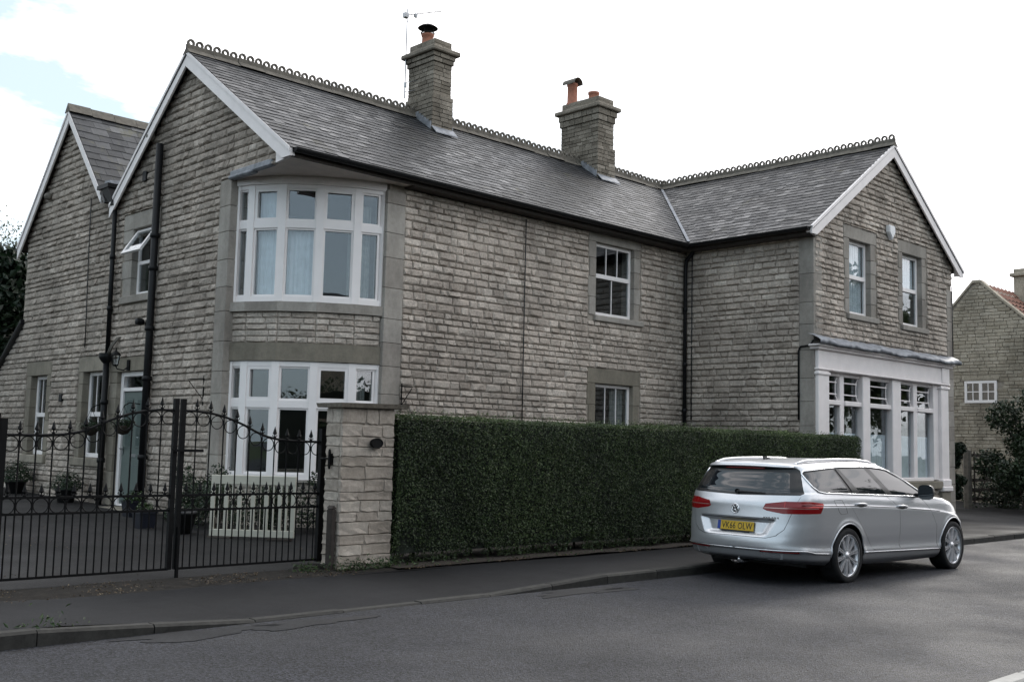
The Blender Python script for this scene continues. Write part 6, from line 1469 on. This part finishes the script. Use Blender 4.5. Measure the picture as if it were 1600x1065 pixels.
m = MB(); m.hexa([(-.42,CY-.02,1.44),(-.42,CY+.02,1.44),(-.24,CY+.02,1.455),(-.24,CY-.02,1.455),(-.45,CY-.008,1.50),(-.45,CY+.008,1.50),(-.40,CY+.008,1.50),(-.40,CY-.008,1.50)]); m.build('roof_antenna', MAT['car_black'], car)
for sgn in (-1, 1):
    m = MB(); ps = [surf_side(x, z, sgn, .003) for x, z in ((3.02, .74), (3.30, .66), (3.36, .60), (3.10, .66))]; m.add(ps, [(0, 1, 2, 3)]); m.build('headlight', MAT['car_glass'], car)
# ------------------------------------------------------------------ across the road, behind the camera: seen mirrored in the glass
oh = empty('opposite_hedge', (0, -17.6, .1)); tag(oh, 'tall dark hedge on the far side of the road behind the viewer', 'hedge')
g = np.random.default_rng(88); n = 36000; P = np.stack([g.uniform(-26, 30, n), g.uniform(-.35, .8, n), g.uniform(0, 3.4, n)], 1); P[:, 2] *= 1+.18*fbm(P[:, 0], P[:, 1], 8)
leaves('hedge_foliage', P, .16, MAT['bush_leaf'], oh, None, 9); m = MB(); m.box(-26, 30, .2, .9, 0, 3.1); m.build('hedge_core', MAT['hedge_core'], oh)
for i, (x, y, h_, c_) in enumerate(((-15, -21, 7.5, 2.8), (-3, -22, 8.5, 3.2), (7, -21, 7.0, 2.6), (18, -23, 9, 3.2))):
    tree('broadleaf_tree', (x, y, 0), h_, c_, 3500, 'tree_leaf', 'tree %s behind the opposite hedge, out of view' % ('nearest the camera', 'opposite the bow windows', 'opposite the front wall', 'opposite the wing')[i], 90+i, .28, grp='trees across the road')

ho2 = empty('opposite_house', (-6, -27, 0)); tag(ho2, 'stone house with slate roof across the road behind the viewer', 'house')
m = MB(); m.box(-11, 3, -3, 3, 0, 5.2); m.build('wall', MAT['neighbour_stone'], ho2)
m = MB(); m.prism([(-11.3, 3.4, 5.1), (-11.3, -3.4, 5.1), (-11.3, 0, 8.0)], (14.6, 0, 0)); m.build('roof', MAT['slate'], ho2)
m = MB(); m.box(-9, -8.2, -.4, .4, 6.8, 9.2); m.build('chimney', MAT['chimney_stone'], ho2)
for wx in (-8, -4.5, -.5):
    for wz in (1.2, 3.5): m = MB(); m.bbox(wx-.5, wx+.5, 3.005, 3.05, wz, wz+1.3, .01); m.build('window', MAT['upvc'], ho2); m = MB(); m.box(wx-.42, wx+.42, 3.051, 3.06, wz+.08, wz+1.22); m.build('pane', MAT['interior'], ho2)

# trees and a house up and down the road, outside the frame, mirrored in the side glass
for i, (x, y, h_, c_) in enumerate(((-5.5, 22, 8.5, 2.6), (-8, 26.5, 9.5, 2.8), (-9, 32, 10.5, 3.0), (-13, 34, 11, 3.2))):
    tree('boundary_conifer', (x, y, 0), h_, c_, 6500, 'conifer_leaf', 'dark conifer %s along the drive boundary, left of view' % ('nearest the gate', 'second from the gate', 'third from the gate', 'farthest from the gate')[i], 120+i, .42, True, 'conifers along the drive boundary')
for i, (x, y, h_, c_) in enumerate(((28, -19, 9, 3.6), (37, -18, 10, 4.0), (47, -20, 10, 4.0), (60, -19, 11, 4.5))):
    tree('roadside_tree', (x, y, 0), h_, c_, 5000, 'tree_leaf', 'roadside tree %s beyond the opposite hedge' % ('nearest', 'second', 'third', 'last')[i], 130+i, .42, grp='trees along the far road')
# left gate pier and boundary wall, just outside the frame
lp_ = pier.copy(); COL.objects.link(lp_); lp_.location = (-6.3, -3.75, .1); lp_['label'] = 'second pale stone gate pier left of the gates, outside the frame'; lp_['group'] = 'stone gate piers'; pier['group'] = 'stone gate piers'
for ch_ in list(pier.children):
    if ch_.name.startswith('hinge'): continue
    c_ = ch_.copy(); COL.objects.link(c_); c_.parent = lp_
bwl = empty('boundary_wall', (-11, -3.75, .1)); tag(bwl, 'low stone boundary wall running left from the second gate pier', 'wall')
m = MB(); m.box(-6, 4.27, -.2, .2, -.1, 1.2); m.build('wall_core', MAT['pier_mortar'], bwl)
j = MB(); g = random.Random(3); z = 0
while z < 1.2:
    h = g.uniform(.1, .15); x = -6
    while x < 4.25: w_ = min(g.uniform(.2, .45), 4.27-x); j.cur = g.random(); j.bbox(x+.005, x+w_-.005, -.225-g.uniform(0, .015), -.19, z+.005, min(z+h, 1.22)-.005, .008); x += w_
    z += h
j.build('stonework', MAT['pier_stone'], bwl)['kind'] = 'stuff'
m = MB(); m.bbox(-6, 4.27, -.26, .26, 1.205, 1.28, .02); m.build('coping', MAT['chimney_stone'], bwl)
